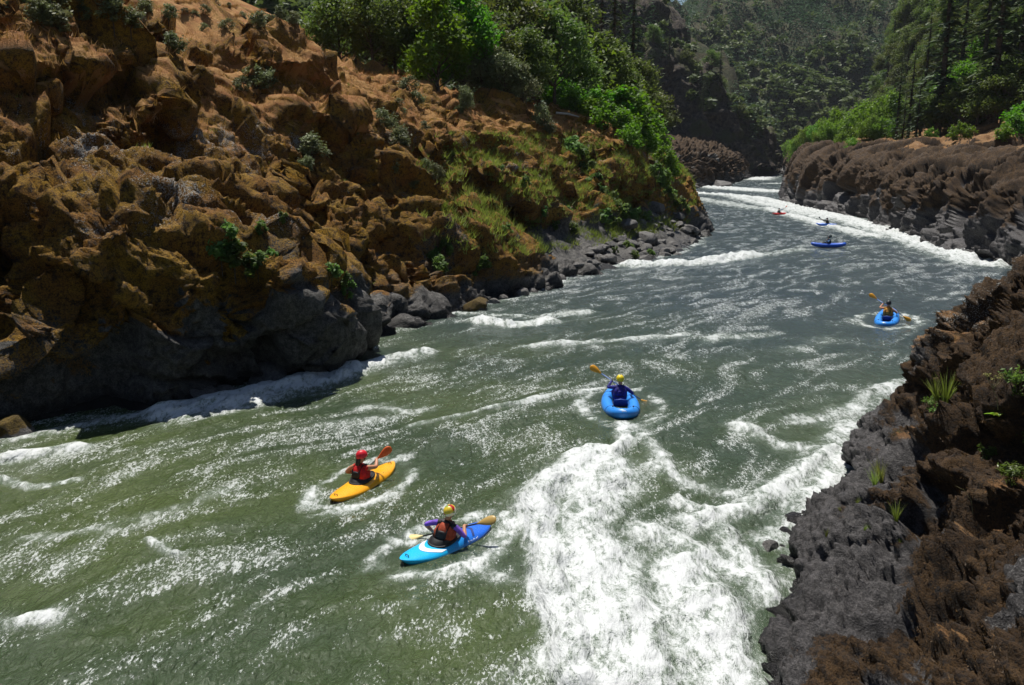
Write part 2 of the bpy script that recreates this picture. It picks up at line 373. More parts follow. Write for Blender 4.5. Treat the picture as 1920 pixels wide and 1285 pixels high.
mossL = mossL * (1 - .75 * fbx(560, 620, 110, 85) * sstep(-.2, .25, fn + .1)); mossL = np.clip(mossL + .55 * fbx(860, 525, 170, 55) * sstep(.5, 1.2, hh), 0, 1)
mossL *= 1 - beach * 0.9
mossL = np.maximum(mossL - 0.5 * sstep(.28, .45, fn2 + .3 * fn) * (1 - sstep(4, 7, hh)), 0)
dryL = upper * (1 - 0.75 * outc) * sstep(.45, .75, nz) * 0.95 + 0.25 * sstep(.2, .5, fn2) * sstep(5, 8, hh)
dryL = np.clip(dryL + 0.2 * sstep(70, 60, oL), 0, 1) * sstep(4, 8, hh) * (1 - .85 * sstep(120, 180, dL[..., 1]))
wetL = 1 - sstep(.25, .75, hh + .35 * fn)
lichL = np.clip(0.22 + 0.35 * fn2 + .35 * fn, 0, .55) * sstep(3, 6, hh) * (1 - sstep(8.5, 11, hh)) + 0.16 * sstep(6, 9, hh)
def part_sheet(a, b, mat):
    q = slice(a, b); return obj_np('rock_bank', dL[q].reshape(-1, 3), grid_faces(*hL[q].shape)[:, ::-1], mat, attrs=dict(moss=mossL[q].ravel(), dry=dryL[q].ravel(), wet=wetL[q].ravel(), lichen=lichL[q].ravel()))
cut = int(np.argmax(BL[:, 1] > 150)); left_bank = part_sheet(0, cut + 1, M['left_rock'])
tag(part_sheet(cut, None, M['right_rock']), 'dark brown rock bench closing the far end of the river', kind='structure')
tag(left_bank, 'mossy brown rock bank rising steeply to grassy slopes and woods', kind='structure')

tick('right bank')
# ---- right bank
RST = [(-8, [(-3, -2.5), (-.4, -.8), (0, 0), (.5, .8), (.9, 1.6), (1.4, 2.6), (2.0, 4.0), (2.8, 5.2), (4, 5.9), (7, 6.2), (20, 7), (60, 12)]),
       (3, [(-3, -2.5), (-.4, -.8), (0, 0), (.4, .8), (.8, 1.5), (1.3, 2.3), (2.0, 3.4), (2.8, 4.4), (4, 5.4), (7, 6.2), (20, 7), (60, 12)]),
       (8, [(-3, -2.5), (-.4, -.8), (0, 0), (.5, .6), (1.0, 1.1), (1.6, 1.7), (2.4, 2.5), (3.2, 3.3), (4.4, 4.4), (7, 5.8), (20, 7), (60, 12)]),
       (12, [(-3, -2.5), (-.4, -.8), (0, 0), (.5, .45), (1.0, .8), (1.6, 1.15), (2.4, 1.7), (3.2, 2.5), (4.4, 3.7), (7, 5.6), (20, 7), (60, 12)]),
       (15.5, [(-3, -2.5), (-.4, -.8), (0, 0), (.5, .6), (1.0, 1.0), (1.6, 1.5), (2.3, 2.2), (3.0, 3.2), (4.2, 4.6), (7, 5.8), (20, 7), (60, 12)]),
       (18, [(-3, -2.5), (-.4, -.8), (0, 0), (.5, .7), (1.1, 1.3), (1.7, 2.0), (2.3, 2.9), (2.9, 3.9), (4.0, 5.2), (7, 6.2), (20, 7), (60, 12)]),
       (21, [(-3, -2.5), (-.4, -.8), (.1, 0), (.6, .9), (1.1, 1.8), (1.5, 2.7), (1.9, 3.6), (2.5, 4.5), (3.8, 5.4), (7, 6.2), (20, 7), (60, 12)]),
       (26, [(-3, -2.5), (-.4, -.8), (.3, 0), (.9, .9), (1.5, 1.8), (2.0, 2.6), (2.6, 3.4), (3.4, 4.2), (5, 5.2), (7, 6.0), (20, 7), (60, 12)]),
       (45, [(-3, -2.5), (-.4, -.8), (0, 0), (.5, 1.1), (1, 2.3), (1.6, 3.6), (2.6, 4.8), (4, 5.8), (6, 6.6), (10, 7.4), (24, 9), (60, 14)]),
       (68, [(-3, -2.5), (-.5, -.8), (0, 0), (.6, 1.4), (1.2, 2.8), (2.0, 4.0), (3.4, 5.2), (6, 6.2), (11, 7.6), (18, 10.2), (32, 15.5), (60, 27)]),
       (85, [(-3, -2.5), (-.5, -.8), (0, 0), (.6, 1.7), (1.2, 3.3), (2.0, 4.7), (3.4, 5.8), (6, 6.7), (12, 8.2), (19, 11.4), (32, 17), (60, 29)]),
       (140, [(-3, -2.5), (-.5, -.8), (0, 0), (.7, 2.2), (1.4, 4.6), (2.2, 6.2), (3.6, 7.6), (6, 8.6), (11, 9.8), (18, 11.6), (32, 16), (60, 25)]),
       (210, [(-3, -2.5), (-.5, -.8), (0, 0), (.7, 2.6), (1.5, 5.6), (2.4, 8.2), (4, 10.0), (7, 11.2), (13, 12.2), (22, 13.6), (40, 14.6), (80, 20)]),
       (600, [(-3, -2.5), (-.5, -.8), (0, 0), (.8, 2.6), (1.8, 5.8), (3.2, 8.8), (5, 11), (8, 12.4), (13, 13.6), (22, 14.2), (40, 15.2), (80, 20)])]
def sp_right(b): return .25 if b[1] < 6 or 26 < b[1] < 55 else (max(0.032, 0.0040 * max(math.hypot(b[0], b[1]) - 3, 0)) if b[1] < 27 else .0024 * math.hypot(b[0], b[1]))
PR, OR_, BR, SR = bank('R', RIGHT_LINE, RST, sp_right, [2, 7, 16, 17, 20, 25, 26, 26, 38, 18, 8], 9)
hR = OR_[..., 1]; oR = OR_[..., 0]
near = (1 - sstep(24, 40, PR[..., 1]))
ampR = (sstep(-2.2, -.2, hR) * .8 + .2) * (1 - 0.75 * sstep(7, 17, oR)) 
szN = [(1.9, .32, .60, .16), (.75, .12, .60, .10), (.27, .025, .50, .04)]; szF = [(8.5, 2.0, .62, .8), (3.2, .6, .6, .35), (1.2, .13, .45, .12)]
iF = np.searchsorted(BR[:, 1] > 34, True) if False else int(np.argmax(BR[:, 1] > 36))
dR = PR.copy(); crR = np.zeros(hR.shape)
dR[:iF + 1], _, crR[:iF + 1], _ = rock_displace(PR[:iF + 1], ampR[:iF + 1], rot_basis(70, 30), (1.4, .95, 1.0), szN, 41, 0.85, 1.36)
dR[iF:], _, crR[iF:], _ = rock_displace(PR[iF:], ampR[iF:], rot_basis(160, 25), (1.3, .9, 1.15), szF, 51, 1.15, .8)
dR[iF] = 0.5 * (dR[iF - 1] + dR[iF + 1])
NR = grid_normals(dR); nzr = np.abs(NR[..., 2]); pf = dR.reshape(-1, 3)
fr = fbm(pf * 1.3, 4, 400).reshape(hR.shape); fr2 = fbm(pf * 0.4, 3, 420).reshape(hR.shape); frF = fbm(pf * .3, 4, 440).reshape(hR.shape)
hhr = dR[..., 2] - zwater(dR[..., 1])
fR = near * fr + (1 - near) * frF
nlo = np.interp(PR[..., 1], [9, 12, 16], [.35, .75, 1.25]); lo = near * nlo + (1 - near) * 1.6; hi = near * (nlo + .9) + (1 - near) * 5.0
mossR = sstep(0, 1, (hhr + (.8 * near + 3.0 * (1 - near)) * fR - lo) / (hi - lo)) * (0.62 + .5 * nzr)
mossR = np.clip(mossR - 0.75 * sstep(.22, .42, fr2 + .3 * fr) * near * (1 - sstep(2.6, 4, hhr)), 0, 1)
dryR = near * sstep(.20, .42, fr2 * .6 + .7 * fbm(pf * .9 + 40, 3, 470).reshape(hR.shape)) * sstep(.55, .85, nzr) * .7 * sstep(1.2, 2.2, hhr) + (1 - near) * sstep(8, 13, oR + 5 * frF) * sstep(.4, .8, nzr) * .9
wetR = 1 - sstep(.15, .6, hhr + .3 * fR)
lichR = np.clip(0.20 + .5 * fr2 + .3 * fr, 0, .52) * sstep(1.0, 2.2, hhr) * (near * .85 + (1 - near) * .75)
right_bank = obj_np('rock_bank', dR.reshape(-1, 3), grid_faces(*hR.shape), M['right_rock'],
                    attrs=dict(moss=mossR.ravel(), dry=dryR.ravel(), wet=wetR.ravel(), lichen=lichR.ravel()))
tag(right_bank, 'dark brown rock bank with grey rock along the foaming water', kind='structure')

tick('ce lookup')
# surface lookup: bank points and their pixels
class Surf:
    def __init__(s, P, N):
        s.A = np.linalg.norm(np.cross(np.gradient(P, axis=0), np.gradient(P, axis=1)), axis=2).ravel(); s.P = P.reshape(-1, 3); s.N = N.reshape(-1, 3); s.N = s.N * np.sign(s.N[:, 2:3] + 1e-6)
        s.x, s.y, s.d = project(s.P); s.ok = s.d > 2
    def px(s, x, y, r=7):
        m = np.where(s.ok & (np.abs(s.x - x) < r) & (np.abs(s.y - y) < r))[0]
        if len(m) == 0: return s.px(x, y, r * 2) if r < 200 else (s.P[0], s.N[0])
        d0 = s.d[m].min(); m = m[s.d[m] < d0 * 1.05]; k = m[np.argmin((s.x[m] - x)**2 + (s.y[m] - y)**2)]
        return s.P[k], s.N[k]
    def xy(s, x, y):
        k = np.argmin((s.P[:, 0] - x)**2 + (s.P[:, 1] - y)**2); return s.P[k], s.N[k]
SLF = Surf(dL, NL); SRT = Surf(dR, NR)

tick('-------------')
# ------------------------------------------------------------------ river
def line_x(line, ys):
    key = np.maximum.accumulate(line[:, 1] + np.arange(len(line)) * 1e-7); return np.interp(ys, key, line[:, 0])
ys = [3.0]
while ys[-1] < 560: ys.append(ys[-1] + max(0.036, 0.0058 * ys[-1]))
ys = np.array(ys); NX = 300
xl = line_x(LEFT_LINE, ys) - 3.0 - .012 * ys; xr = line_x(RIGHT_LINE, ys) + 2.6 + .012 * ys
xl = np.maximum(xl, -0.75 * ys - 4); 
tt = np.linspace(0, 1, NX); WX = xl[:, None] + (xr - xl)[:, None] * tt; WY = np.repeat(ys[:, None], NX, 1)
xc = 0.5 * (line_x(LEFT_LINE, ys) + line_x(RIGHT_LINE, ys)); k = np.ones(41) / 41
ang = np.interp(ys, [0, 15, 30, 50, 70, 100, 140, 220, 400], [.62, .60, .56, .60, .55, .40, .30, .55, .6])   # flow heading (dx/dy) down the river
SHIFT = np.concatenate([[0], np.cumsum(0.5 * (ang[1:] + ang[:-1]) * np.diff(ys))])
def flow(x, y):
    sh = np.interp(y, ys, SHIFT); c = np.cos(np.arctan(np.interp(y, ys, ang))); return (x - sh) * c, y / c
T_, S_ = flow(WX, WY)
LPX = {}
def pline(pts): return np.array([on_water(*p) for p in pts])
def seg_dist(x, y, L):
    d = np.full(x.shape, 1e9, np.float32)
    for a, b in zip(L[:-1], L[1:]):
        e = b - a; t = np.clip(((x - a[0]) * e[0] + (y - a[1]) * e[1]) / (e @ e), 0, 1)
        d = np.minimum(d, np.hypot(x - a[0] - t * e[0], y - a[1] - t * e[1]))
    return d
# (pixels of the photograph along the white water, half-width in metres, strength)
FOAM = [([(-60, 880), (60, 862), (150, 845)], .35, .55), ([(320, 778), (400, 768), (470, 755), (540, 735), (600, 716), (650, 700)], .75, .95), ([(650, 700), (720, 680), (800, 662)], .5, .5),
        ([(895, 606), (960, 613), (1030, 606)], .55, .85), ([(1000, 652), (1100, 645), (1280, 632)], .4, .42), ([(860, 590), (1000, 598), (1100, 588)], .6, .35),
        ([(1180, 500), (1300, 497), (1420, 480)], 1.1, .80), ([(1420, 480), (1500, 470)], 1.2, .35), ([(1330, 640), (1420, 630)], .6, .35), ([(1230, 455), (1300, 468)], .8, .2),
        ([(1290, 362), (1350, 366), (1420, 372), (1470, 384), (1530, 398), (1590, 414), (1640, 428), (1700, 446), (1760, 466), (1850, 496)], 2.3, .74),
        ([(1340, 352), (1390, 356), (1450, 360)], 5.5, .8), ([(1365, 366), (1420, 380), (1475, 392), (1560, 412)], 3.0, .55), ([(1300, 372), (1350, 380), (1420, 392)], 3.5, .42), ([(1430, 318), (1440, 328), (1420, 338)], 5, .7), ([(1450, 345), (1478, 345)], 4, .5),
        ([(1440, 392), (1500, 410), (1560, 426), (1640, 446)], 1.6, .6),
        ([(770, 803), (860, 782), (950, 765), (1060, 742)], .22, .45), ([(690, 770), (760, 775)], .5, .38), ([(600, 800), (700, 790), (800, 770)], .5, .22),
        ([(1165, 792), (1172, 830), (1150, 860)], .28, .65), ([(1190, 800), (1230, 850), (1260, 900)], .3, .45),
        ([(1120, 850), (1060, 890), (1000, 950), (1010, 975)], .50, .85), ([(1140, 880), (1120, 930), (1090, 1000), (1070, 1060)], .7, .62),
        ([(1000, 960), (1025, 1040), (1030, 1110), (1065, 1190), (1085, 1300)], .35, .95), ([(1120, 1060), (1150, 1180), (1180, 1300)], .9, .72),
        ([(1290, 1080), (1330, 1190), (1360, 1300)], .8, .66), ([(1200, 1000), (1300, 1040), (1400, 1090)], .5, .55), ([(1350, 1000), (1400, 1060), (1440, 1130)], .4, .55),
        ([(1610, 845), (1560, 905), (1500, 985), (1440, 1020)], .5, .52), ([(1560, 850), (1480, 910), (1400, 960), (1300, 990)], .45, .5), ([(1600, 800), (1530, 860)], .5, .42),
        ([(1380, 800), (1470, 838), (1560, 850)], .45, .45), ([(1680, 735), (1600, 770), (1500, 790)], .6, .36), ([(1690, 720), (1640, 745)], .5, .42), ([(1480, 660), (1560, 640)], .6, .22),
        ([(1220, 880), (1300, 920), (1380, 930)], .35, .35), ([(1270, 950), (1340, 975)], .3, .5),
        ([(640, 955), (690, 950), (735, 930)], .20, .62), ([(590, 950), (630, 955)], .2, .4), ([(735, 1015), (770, 1022), (830, 1000)], .18, .5), ([(760, 1075), (840, 1085), (930, 1040), (940, 1000)], .22, .42), ([(880, 1060), (940, 1090)], .3, .35),
        ([(20, 1175), (90, 1165)], .3, .4), ([(0, 905), (60, 920), (140, 905)], .2, .5), ([(280, 1020), (340, 1055)], .12, .4), ([(40, 1020), (200, 1000), (420, 930)], .25, .25)]
foam = np.zeros(WX.shape, np.float32)
for pts, wd, st in FOAM:
    foam = np.maximum(foam, st * np.exp(-(seg_dist(WX, WY, pline(pts)) / wd)**2 * 0.9))
# shore wash
dl = np.abs(WX - line_x(LEFT_LINE, ys)[:, None]); dr = np.abs(WX - line_x(RIGHT_LINE, ys)[:, None])
foam = np.maximum(foam, .34 * np.exp(-(dl / (.5 + .004 * WY))**2)); foam = np.maximum(foam, .26 * np.exp(-(dr / (.4 + .006 * WY))**2))
ROUGH = foam.copy()
fp = np.stack([T_.ravel(), S_.ravel() * 0.45, np.zeros(T_.size)], 1)
fi = np.stack([T_.ravel(), S_.ravel() * 0.8, np.zeros(T_.size)], 1)
wN1 = fbm(fp * 0.42, 3, 500, ridged=True).reshape(WX.shape); wN2 = fbm(fp * 1.1 + 9, 3, 510, ridged=True).reshape(WX.shape)
wN3 = fbm(fi * 2.6 + 20, 3, 520).reshape(WX.shape); wN0 = fbm(fp * 0.13, 2, 530).reshape(WX.shape)
BOATS = []   # (x, y, half length, half width, heading) filled in before the water is made
# ------------------------------------------------------------------ boats, paddles and paddlers
def gloss(name, c, rough=.25, c2=None, ax=1, a=-1.0, b=1.0):
    """moulded plastic or coated fabric with faint scuffs; c2 fades in along an axis of the object"""
    t = NT(name); o = t.objco(); n = t.noise(9, 5, .65, o); s = t.noise(60, 3, .6, o)
    base = c
    if c2:
        sx = t.n('SeparateXYZ'); t.l(o, sx.inputs[0]); base = t.mix(t.ramp(sx.outputs[ax], a, b), c, c2)
    dk = t.n('HueSaturation'); t.put(dk.inputs['Color'], base); dk.inputs['Value'].default_value = .72
    col_ = t.mix(t.math('MULTIPLY', t.ramp(n, .5, .72), .55), base if not isinstance(base, tuple) else (*base, 1), dk.outputs[0])
    rg = t.ramp(s, .3, .75, rough * .8, rough + .22)
    return t.set(col_, rg, normal=t.bump(s, .08, .004), spec=.5)
M['k_yellow'] = gloss('yellow_plastic', (.80, .36, .012), .2)
M['k_blue'] = gloss('blue_plastic', (.01, .42, .78), .2, (.02, .13, .62), 1, -.5, .6)
M['k_blue2'] = gloss('royal_blue_plastic', (.02, .14, .62), .25)
M['k_red'] = gloss('red_plastic', (.62, .03, .03), .25)
M['raft_blue'] = gloss('blue_raft_fabric', (.025, .23, .70), .34)
M['raft_floor'] = gloss('dark_blue_floor', (.008, .05, .26), .45)
M['raft_deep'] = gloss('deep_blue_raft_fabric', (.012, .09, .50), .34)
M['white'] = plain('white_print', (.74, .78, .80), .35, .08); M['black'] = plain('black_fabric', (.013, .013, .015), .6, .3, 14, .4, .3)
M['darkseam'] = plain('dark_blue_seam', (.008, .03, .16), .5, .1)
M['red'] = plain('red_fabric', (.50, .012, .012), .65, .2, 16, .3, .4); M['redhelm'] = gloss('red_helmet', (.68, .015, .030), .3)
M['brick'] = plain('brick_red_fabric', (.34, .055, .022), .7, .2, 16, .3, .4)
M['yelhelm'] = gloss('yellow_helmet', (.80, .60, .01), .28); M['blkhelm'] = gloss('black_helmet', (.015, .016, .02), .25)
M['purple'] = plain('purple_fabric', (.19, .09, .52), .7, .25, 10, .3, .5); M['navy'] = plain('navy_fabric', (.022, .020, .20), .7, .3, 10, .3, .5)
M['ochre'] = plain('ochre_vest', (.50, .22, .03), .7, .2, 14, .3, .4); M['skin'] = plain('skin', (.50, .23, .13), .5, .08, 8, .4)
M['hair'] = plain('dark_hair', (.018, .011, .008), .5, .4, 50, .5, .5); M['teal'] = plain('teal_shirt', (.02, .10, .25), .7, .2)
M['lime'] = plain('lime_strap', (.45, .55, .04), .6, .1)
M['blade_orange'] = gloss('orange_blade', (.78, .12, .012), .25); M['blade_gold'] = gloss('golden_blade', (.72, .32, .012), .28); M['blade_cream'] = gloss('cream_blade', (.74, .58, .24), .35)
M['blade_tan'] = gloss('tan_blade', (.42, .27, .07), .35); M['blade_dark'] = gloss('dark_blade', (.03, .06, .07), .35)
M['shaft_black'] = gloss('black_shaft', (.014, .014, .016), .35); M['shaft_blue'] = gloss('blue_shaft', (.10, .20, .55), .3)
t = NT('patterned_helmet'); o_ = t.objco(); v_ = t.voro(9, vec=o_); r_ = t.n('ValToRGB'); r_.color_ramp.interpolation = 'CONSTANT'
sp_ = t.n('SeparateColor'); t.l(v_.outputs['Color'], sp_.inputs[0]); t.l(sp_.outputs[0], r_.inputs[0])
for e_, (p_, c_) in enumerate([(0, (.42, .02, .02, 1)), (.35, (.75, .55, .05, 1)), (.62, (.22, .30, .03, 1)), (.82, (.85, .75, .5, 1))]):
    el = r_.color_ramp.elements[e_] if e_ < 2 else r_.color_ramp.elements.new(p_); el.position = p_; el.color = c_
M['pathelm'] = t.set(r_.outputs[0], .25)

def loft(rings, cap=True):
    """closed rings of equal count -> quads plus fan-free caps (collapsed last rings)"""
    V = np.vstack(rings); n = len(rings[0]); Fc = []
    for i in range(len(rings) - 1):
        for j in range(n): Fc.append([i * n + j, i * n + (j + 1) % n, (i + 1) * n + (j + 1) % n, (i + 1) * n + j])
    return V, np.array(Fc)
def torus_path(pts, rad, n=10, closed=True):
    P = np.asarray(pts, float); m = len(P); rings = []; rr = rad if hasattr(rad, '__len__') else [rad] * m
    for i in range(m):
        d = P[(i + 1) % m] - P[i - 1] if closed else P[min(i + 1, m - 1)] - P[max(i - 1, 0)]
        d /= np.linalg.norm(d) + 1e-9; a = np.cross(d, [0, 0, 1.0]); a /= np.linalg.norm(a) + 1e-9; b = np.cross(a, d)
        th = np.linspace(0, 2 * np.pi, n, endpoint=False); rings.append(P[i] + rr[i] * (np.cos(th)[:, None] * a + np.sin(th)[:, None] * b))
    if closed: rings.append(rings[0])
    return loft(rings)
def build(name, vf, mat, parent=None, smooth=True): return obj_np(name, vf[0], vf[1], mat, parent, smooth)
def tubes(pts, r, n=7): return tube_simple(pts, r if hasattr(r, '__len__') else [r] * len(pts), n)
def tube_simple(pts, radii, n=7):
    P = np.asarray(pts, float); rings = [np.repeat(P[:1], n, 0)]
    for i, p in enumerate(P):
        d = P[min(i + 1, len(P) - 1)] - P[max(i - 1, 0)]; d /= np.linalg.norm(d) + 1e-9
        a = np.cross(d, [0.31, 0.87, 0.38] if abs(d[2]) > .6 else [0, 0, 1.0]); a /= np.linalg.norm(a) + 1e-9; b = np.cross(d, a)
        th = np.linspace(0, 2 * np.pi, n, endpoint=False); rings.append(p + radii[i] * (np.cos(th)[:, None] * a + np.sin(th)[:, None] * b))
    rings.append(np.repeat(P[-1:], n, 0)); return loft(rings)
def cat_vf(parts):
    V, Fc, o = [], [], 0
    for v, f in parts: V.append(v); Fc.append(f + o); o += len(v)
    return np.vstack(V), np.vstack(Fc)

def kayak_sections(L, W):
    ts = np.sin(np.linspace(-1, 1, 41) * math.pi / 2); out = []
    for t_ in ts:
        a = abs(t_); w = W / 2 * max(1e-3, (1 - a**2.5)) ** .68; keel = -.12 + .19 * a**2.6; sheer = .09 + .13 * a**2
        deck = (.245 + .075 * math.exp(-((t_ - .12) / .28)**2)) * (1 - .25 * a) + .06 * a**3; deck = max(deck, sheer + .03); keel = min(keel, sheer - .03)
        e = (1 - a**8); out.append((t_ * L / 2, w, keel * e + (1 - e) * sheer, sheer, deck * e + (1 - e) * sheer))
    return out
def kayak_deck(L, W, y):
    S = kayak_sections(L, W); return float(np.interp(y, [s[0] for s in S], [s[4] for s in S]))
def kayak(loc, rz, L, W, mat, label, small=False, style=None):
    root = empty('kayak', loc, rz); rings = []; m = 24
    for (y, w, k, s, d) in kayak_sections(L, W):
        th = np.linspace(0, 2 * np.pi, m, endpoint=False); c, sn = np.cos(th), np.sin(th)
        x = w * np.sign(c) * np.abs(c) ** .75; z = np.where(sn >= 0, s + (d - s) * np.abs(sn) ** 1.15, s - (s - k) * np.abs(sn) ** .62)
        rings.append(np.stack([x, np.full(m, y), z], 1))
    build('hull', loft(rings), M[mat], root)
    th = np.linspace(0, 2 * np.pi, 30, endpoint=False); cy0 = -.06
    rim = np.stack([.235 * np.cos(th) * (1 - .12 * np.sin(th)), cy0 + .38 * np.sin(th), [kayak_deck(L, W, cy0 + .38 * s) * .97 + .012 - .02 * abs(c) for c, s in zip(np.cos(th), np.sin(th))]], 1)
    build('cockpit_rim', torus_path(rim, .022, 8), M['black'], root)
    rr = []
    for k in range(6):
        f = k / 5; q = rim * (1 - f) + np.stack([.19 * np.cos(th), cy0 - .10 + .16 * np.sin(th), np.full(30, .335)], 1) * f; q[:, 2] += .035 * math.sin(f * math.pi) * .3; rr.append(q)
    build('spray_skirt', loft(rr), M['black'], root)
    if not small:
        for s in (-1, 1):
            y = s * L * .43; z = kayak_deck(L, W, y); build('grab_handle', tubes([[-.045, y, z - .01], [-.04, y, z + .035], [.04, y, z + .035], [.045, y, z - .01]], .009), M['black'], root)
        for sx in (-1, 1):
            y = .52; build('hip_bolt', tubes([[sx * .2, y, kayak_deck(L, W, y) - .055], [sx * .2, y, kayak_deck(L, W, y) - .025]], .014), M['black'], root)
    if style == 'blue':
        # pale crescent behind the cockpit and a darker band across the foredeck, laid on as thin skins
        def skin(name, ys_, half, mat_, curve):
            V = []; n = 13
            for y in ys_:
                S = np.array(kayak_sections(L, W)); w, k, s, d = [np.interp(y, S[:, 0], S[:, i]) for i in (1, 2, 3, 4)]
                for j in range(n):
                    u = -1 + 2 * j / (n - 1); yy = y + curve(u); w2, s2, d2 = [np.interp(yy, S[:, 0], S[:, i]) for i in (1, 3, 4)]
                    x = u * half; sn = math.sqrt(max(0, 1 - min(1, abs(x) / w2) ** (2 / .75))); V.append([x, yy, s2 + (d2 - s2) * sn ** 1.15 + .006])
            build(name, (np.array(V), grid_faces(len(ys_), n)), mat_, root)
        skin('pale_crescent', np.linspace(-.70, -.56, 4), .27, M['white'], lambda u: .30 * u * u)
        skin('dark_band', np.linspace(.62, .68, 3), .24, M['darkseam'], lambda u: -.16 * abs(u))
        for sx in (-1, 1):   # white lettering strokes along the side of the foredeck
            for q in range(7):
                y = .30 + .045 * q; S = np.array(kayak_sections(L, W)); w, s, d = [np.interp(y, S[:, 0], S[:, i]) for i in (1, 3, 4)]
                x = w * .93; sn = math.sqrt(max(0, 1 - .93 ** (2 / .75))); z = s + (d - s) * sn ** 1.15 + .012
                build('letter', tubes([[sx * (x + .008), y - .012, z - .02], [sx * (x - .006), y + .010 * (1 if q % 2 else -.4), z + .012 + .012 * (q % 3 == 0)]], .0065, 5), M['white'], root)
    return tag(root, label, 'kayak')
def raft(loc, rz, L, W, label, mat='raft_blue', pitch=0.0, r=.20):
    root = empty('inflatable_kayak', loc, rz); root.rotation_euler[0] = pitch
    n = 64; th = np.linspace(0, 2 * np.pi, n, endpoint=False); c, s = np.cos(th), np.sin(th)
    x = (W / 2 - r) * np.sign(c) * np.abs(c) ** .8; y = (L / 2 - r) * np.sign(s) * np.abs(s) ** .92; up = np.abs(y / (L / 2)) ** 3
    rad = r * (1 - .28 * up); P = np.stack([x * (1 - .15 * up), y, r * .72 + .19 * up], 1)
    build('side_tube', torus_path(P, rad, 16), M[mat], root)
    fl = np.linspace(-L / 2 + r * 1.1, L / 2 - r * 1.1, 16); V = []
    for yy in fl:
        k = (1 - abs(yy / (L / 2)) ** 2.2) ** .6; u = abs(yy / (L / 2)) ** 3
        for j in range(9):
            q = -1 + 2 * j / 8; V.append([q * (W / 2 - r * .8) * k, yy, .10 + .2 * u + .03 * abs(math.cos(q * 3 * math.pi))])
    build('floor', (np.array(V), grid_faces(16, 9)[:, ::-1]), M['raft_floor'], root)
    for yy, nm in ((-.30 * L * .5 - .35, 'seam'), (.28 * L, 'seam')):
        for sx in (-1, 1):
            k = np.argmin((P[:, 1] - yy)**2 + (np.sign(P[:, 0]) != sx) * 9); a = np.linspace(0, 2 * np.pi, 18, endpoint=False); rr_ = rad[k] + .003
            build(nm, torus_path(np.stack([P[k, 0] + rr_ * np.cos(a), np.full(18, yy), P[k, 2] + rr_ * np.sin(a)], 1), .007, 5), M['darkseam'], root)
    # seat back and thwart
    bk = []
    for k in range(5):
        f = k / 4; th2 = np.linspace(0, 2 * np.pi, 16, endpoint=False); bk.append(np.stack([(.24 - .03 * f) * np.cos(th2), -.06 - .08 * f + .05 * np.sin(th2), np.full(16, .12 + .22 * f)], 1))
    bk.insert(0, bk[0] * [0, 1, 1]); bk.append(bk[-1] * [0, 1, 1] + [0, 0, .03]); build('seat_back', loft(bk), M['raft_floor'], root)
    build('thwart', tubes([[-(W / 2 - r * 1.3), .95, .25], [0, .95, .27], [W / 2 - r * 1.3, .95, .25]], [.09, .10, .09], 12), M['raft_floor'], root)
    for sx in (-1, 1):
        build('strap', tubes([[sx * (W / 2 - 1.75 * r), -.62, .22], [sx * (W / 2 - 1.9 * r), -.42, .20], [sx * .25, -.14, .30]], .012, 5), M['black'], root)
        build('valve', tubes([[sx * .30, -L / 2 + .42, .40], [sx * .30, -L / 2 + .41, .435]], .022, 8), M['black'], root)
    build('grab_loop', tubes([[-.06, -L / 2 + .02, .36], [-.04, -L / 2 - .03, .40], [.04, -L / 2 - .03, .40], [.06, -L / 2 + .02, .36]], .011), M['white'], root)
    return tag(root, label, 'inflatable kayak')
def paddle(root_xf, c, d, L, label, shaft, b1, b2, feather=1.2, face=(0, .9, .3)):
    """c = centre, d = unit direction in the boat's frame; blade 1 at -d, blade 2 at +d"""
    c, d = np.array(c, float), np.array(d, float) / np.linalg.norm(d)
    root = empty('paddle'); root.matrix_world = root_xf @ Matrix.Translation(Vector(c)); h = L / 2 - .40
    build('shaft', tubes([-d * h * 1.02, d * 0, d * h * 1.02], .017, 8), M[shaft], root)
    for sgn, mt in ((-1, b1), (1, b2)):
        ax = d * sgn; nrm = np.array(face, float) if sgn < 0 else np.array(face, float); nrm = nrm - ax * (nrm @ ax)
        if sgn > 0: q = np.cross(ax, nrm); nrm = nrm * math.cos(feather) + q * math.sin(feather)
        nrm /= np.linalg.norm(nrm); wv = np.cross(ax, nrm); rings = []
        for k in range(13):
            f = k / 12; wd = .02 + (.080) * (math.sin(min(1, f * 1.35) * math.pi / 2) ** 1.3) * (1 if f < .72 else math.sqrt(max(0.02, 1 - ((f - .72) / .285)**2))); th = np.linspace(0, 2 * np.pi, 14, endpoint=False)
            thick = .011 + .008 * (1 - f); ctr = ax * (h + .40 * f) + nrm * .035 * math.sin(f * 2.2)
            rings.append(ctr + np.cos(th)[:, None] * wv * wd + np.sin(th)[:, None] * nrm * (thick * (1 if k else 1.4)) - nrm * (.025 * (wd / .12)**2) * (np.cos(th)[:, None]**2))
        rings.insert(0, np.repeat(rings[0].mean(0)[None], 14, 0)); rings.append(np.repeat(rings[-1].mean(0)[None], 14, 0))
        bl = build('blade', loft(rings), M[mt], root)
        build('spine', tubes([ax * h * .98, ax * (h + .2) + nrm * .02, ax * (h + .38) + nrm * .028], [.019, .014, .007], 6), M[mt], bl)
    return tag(root, label, 'paddle')

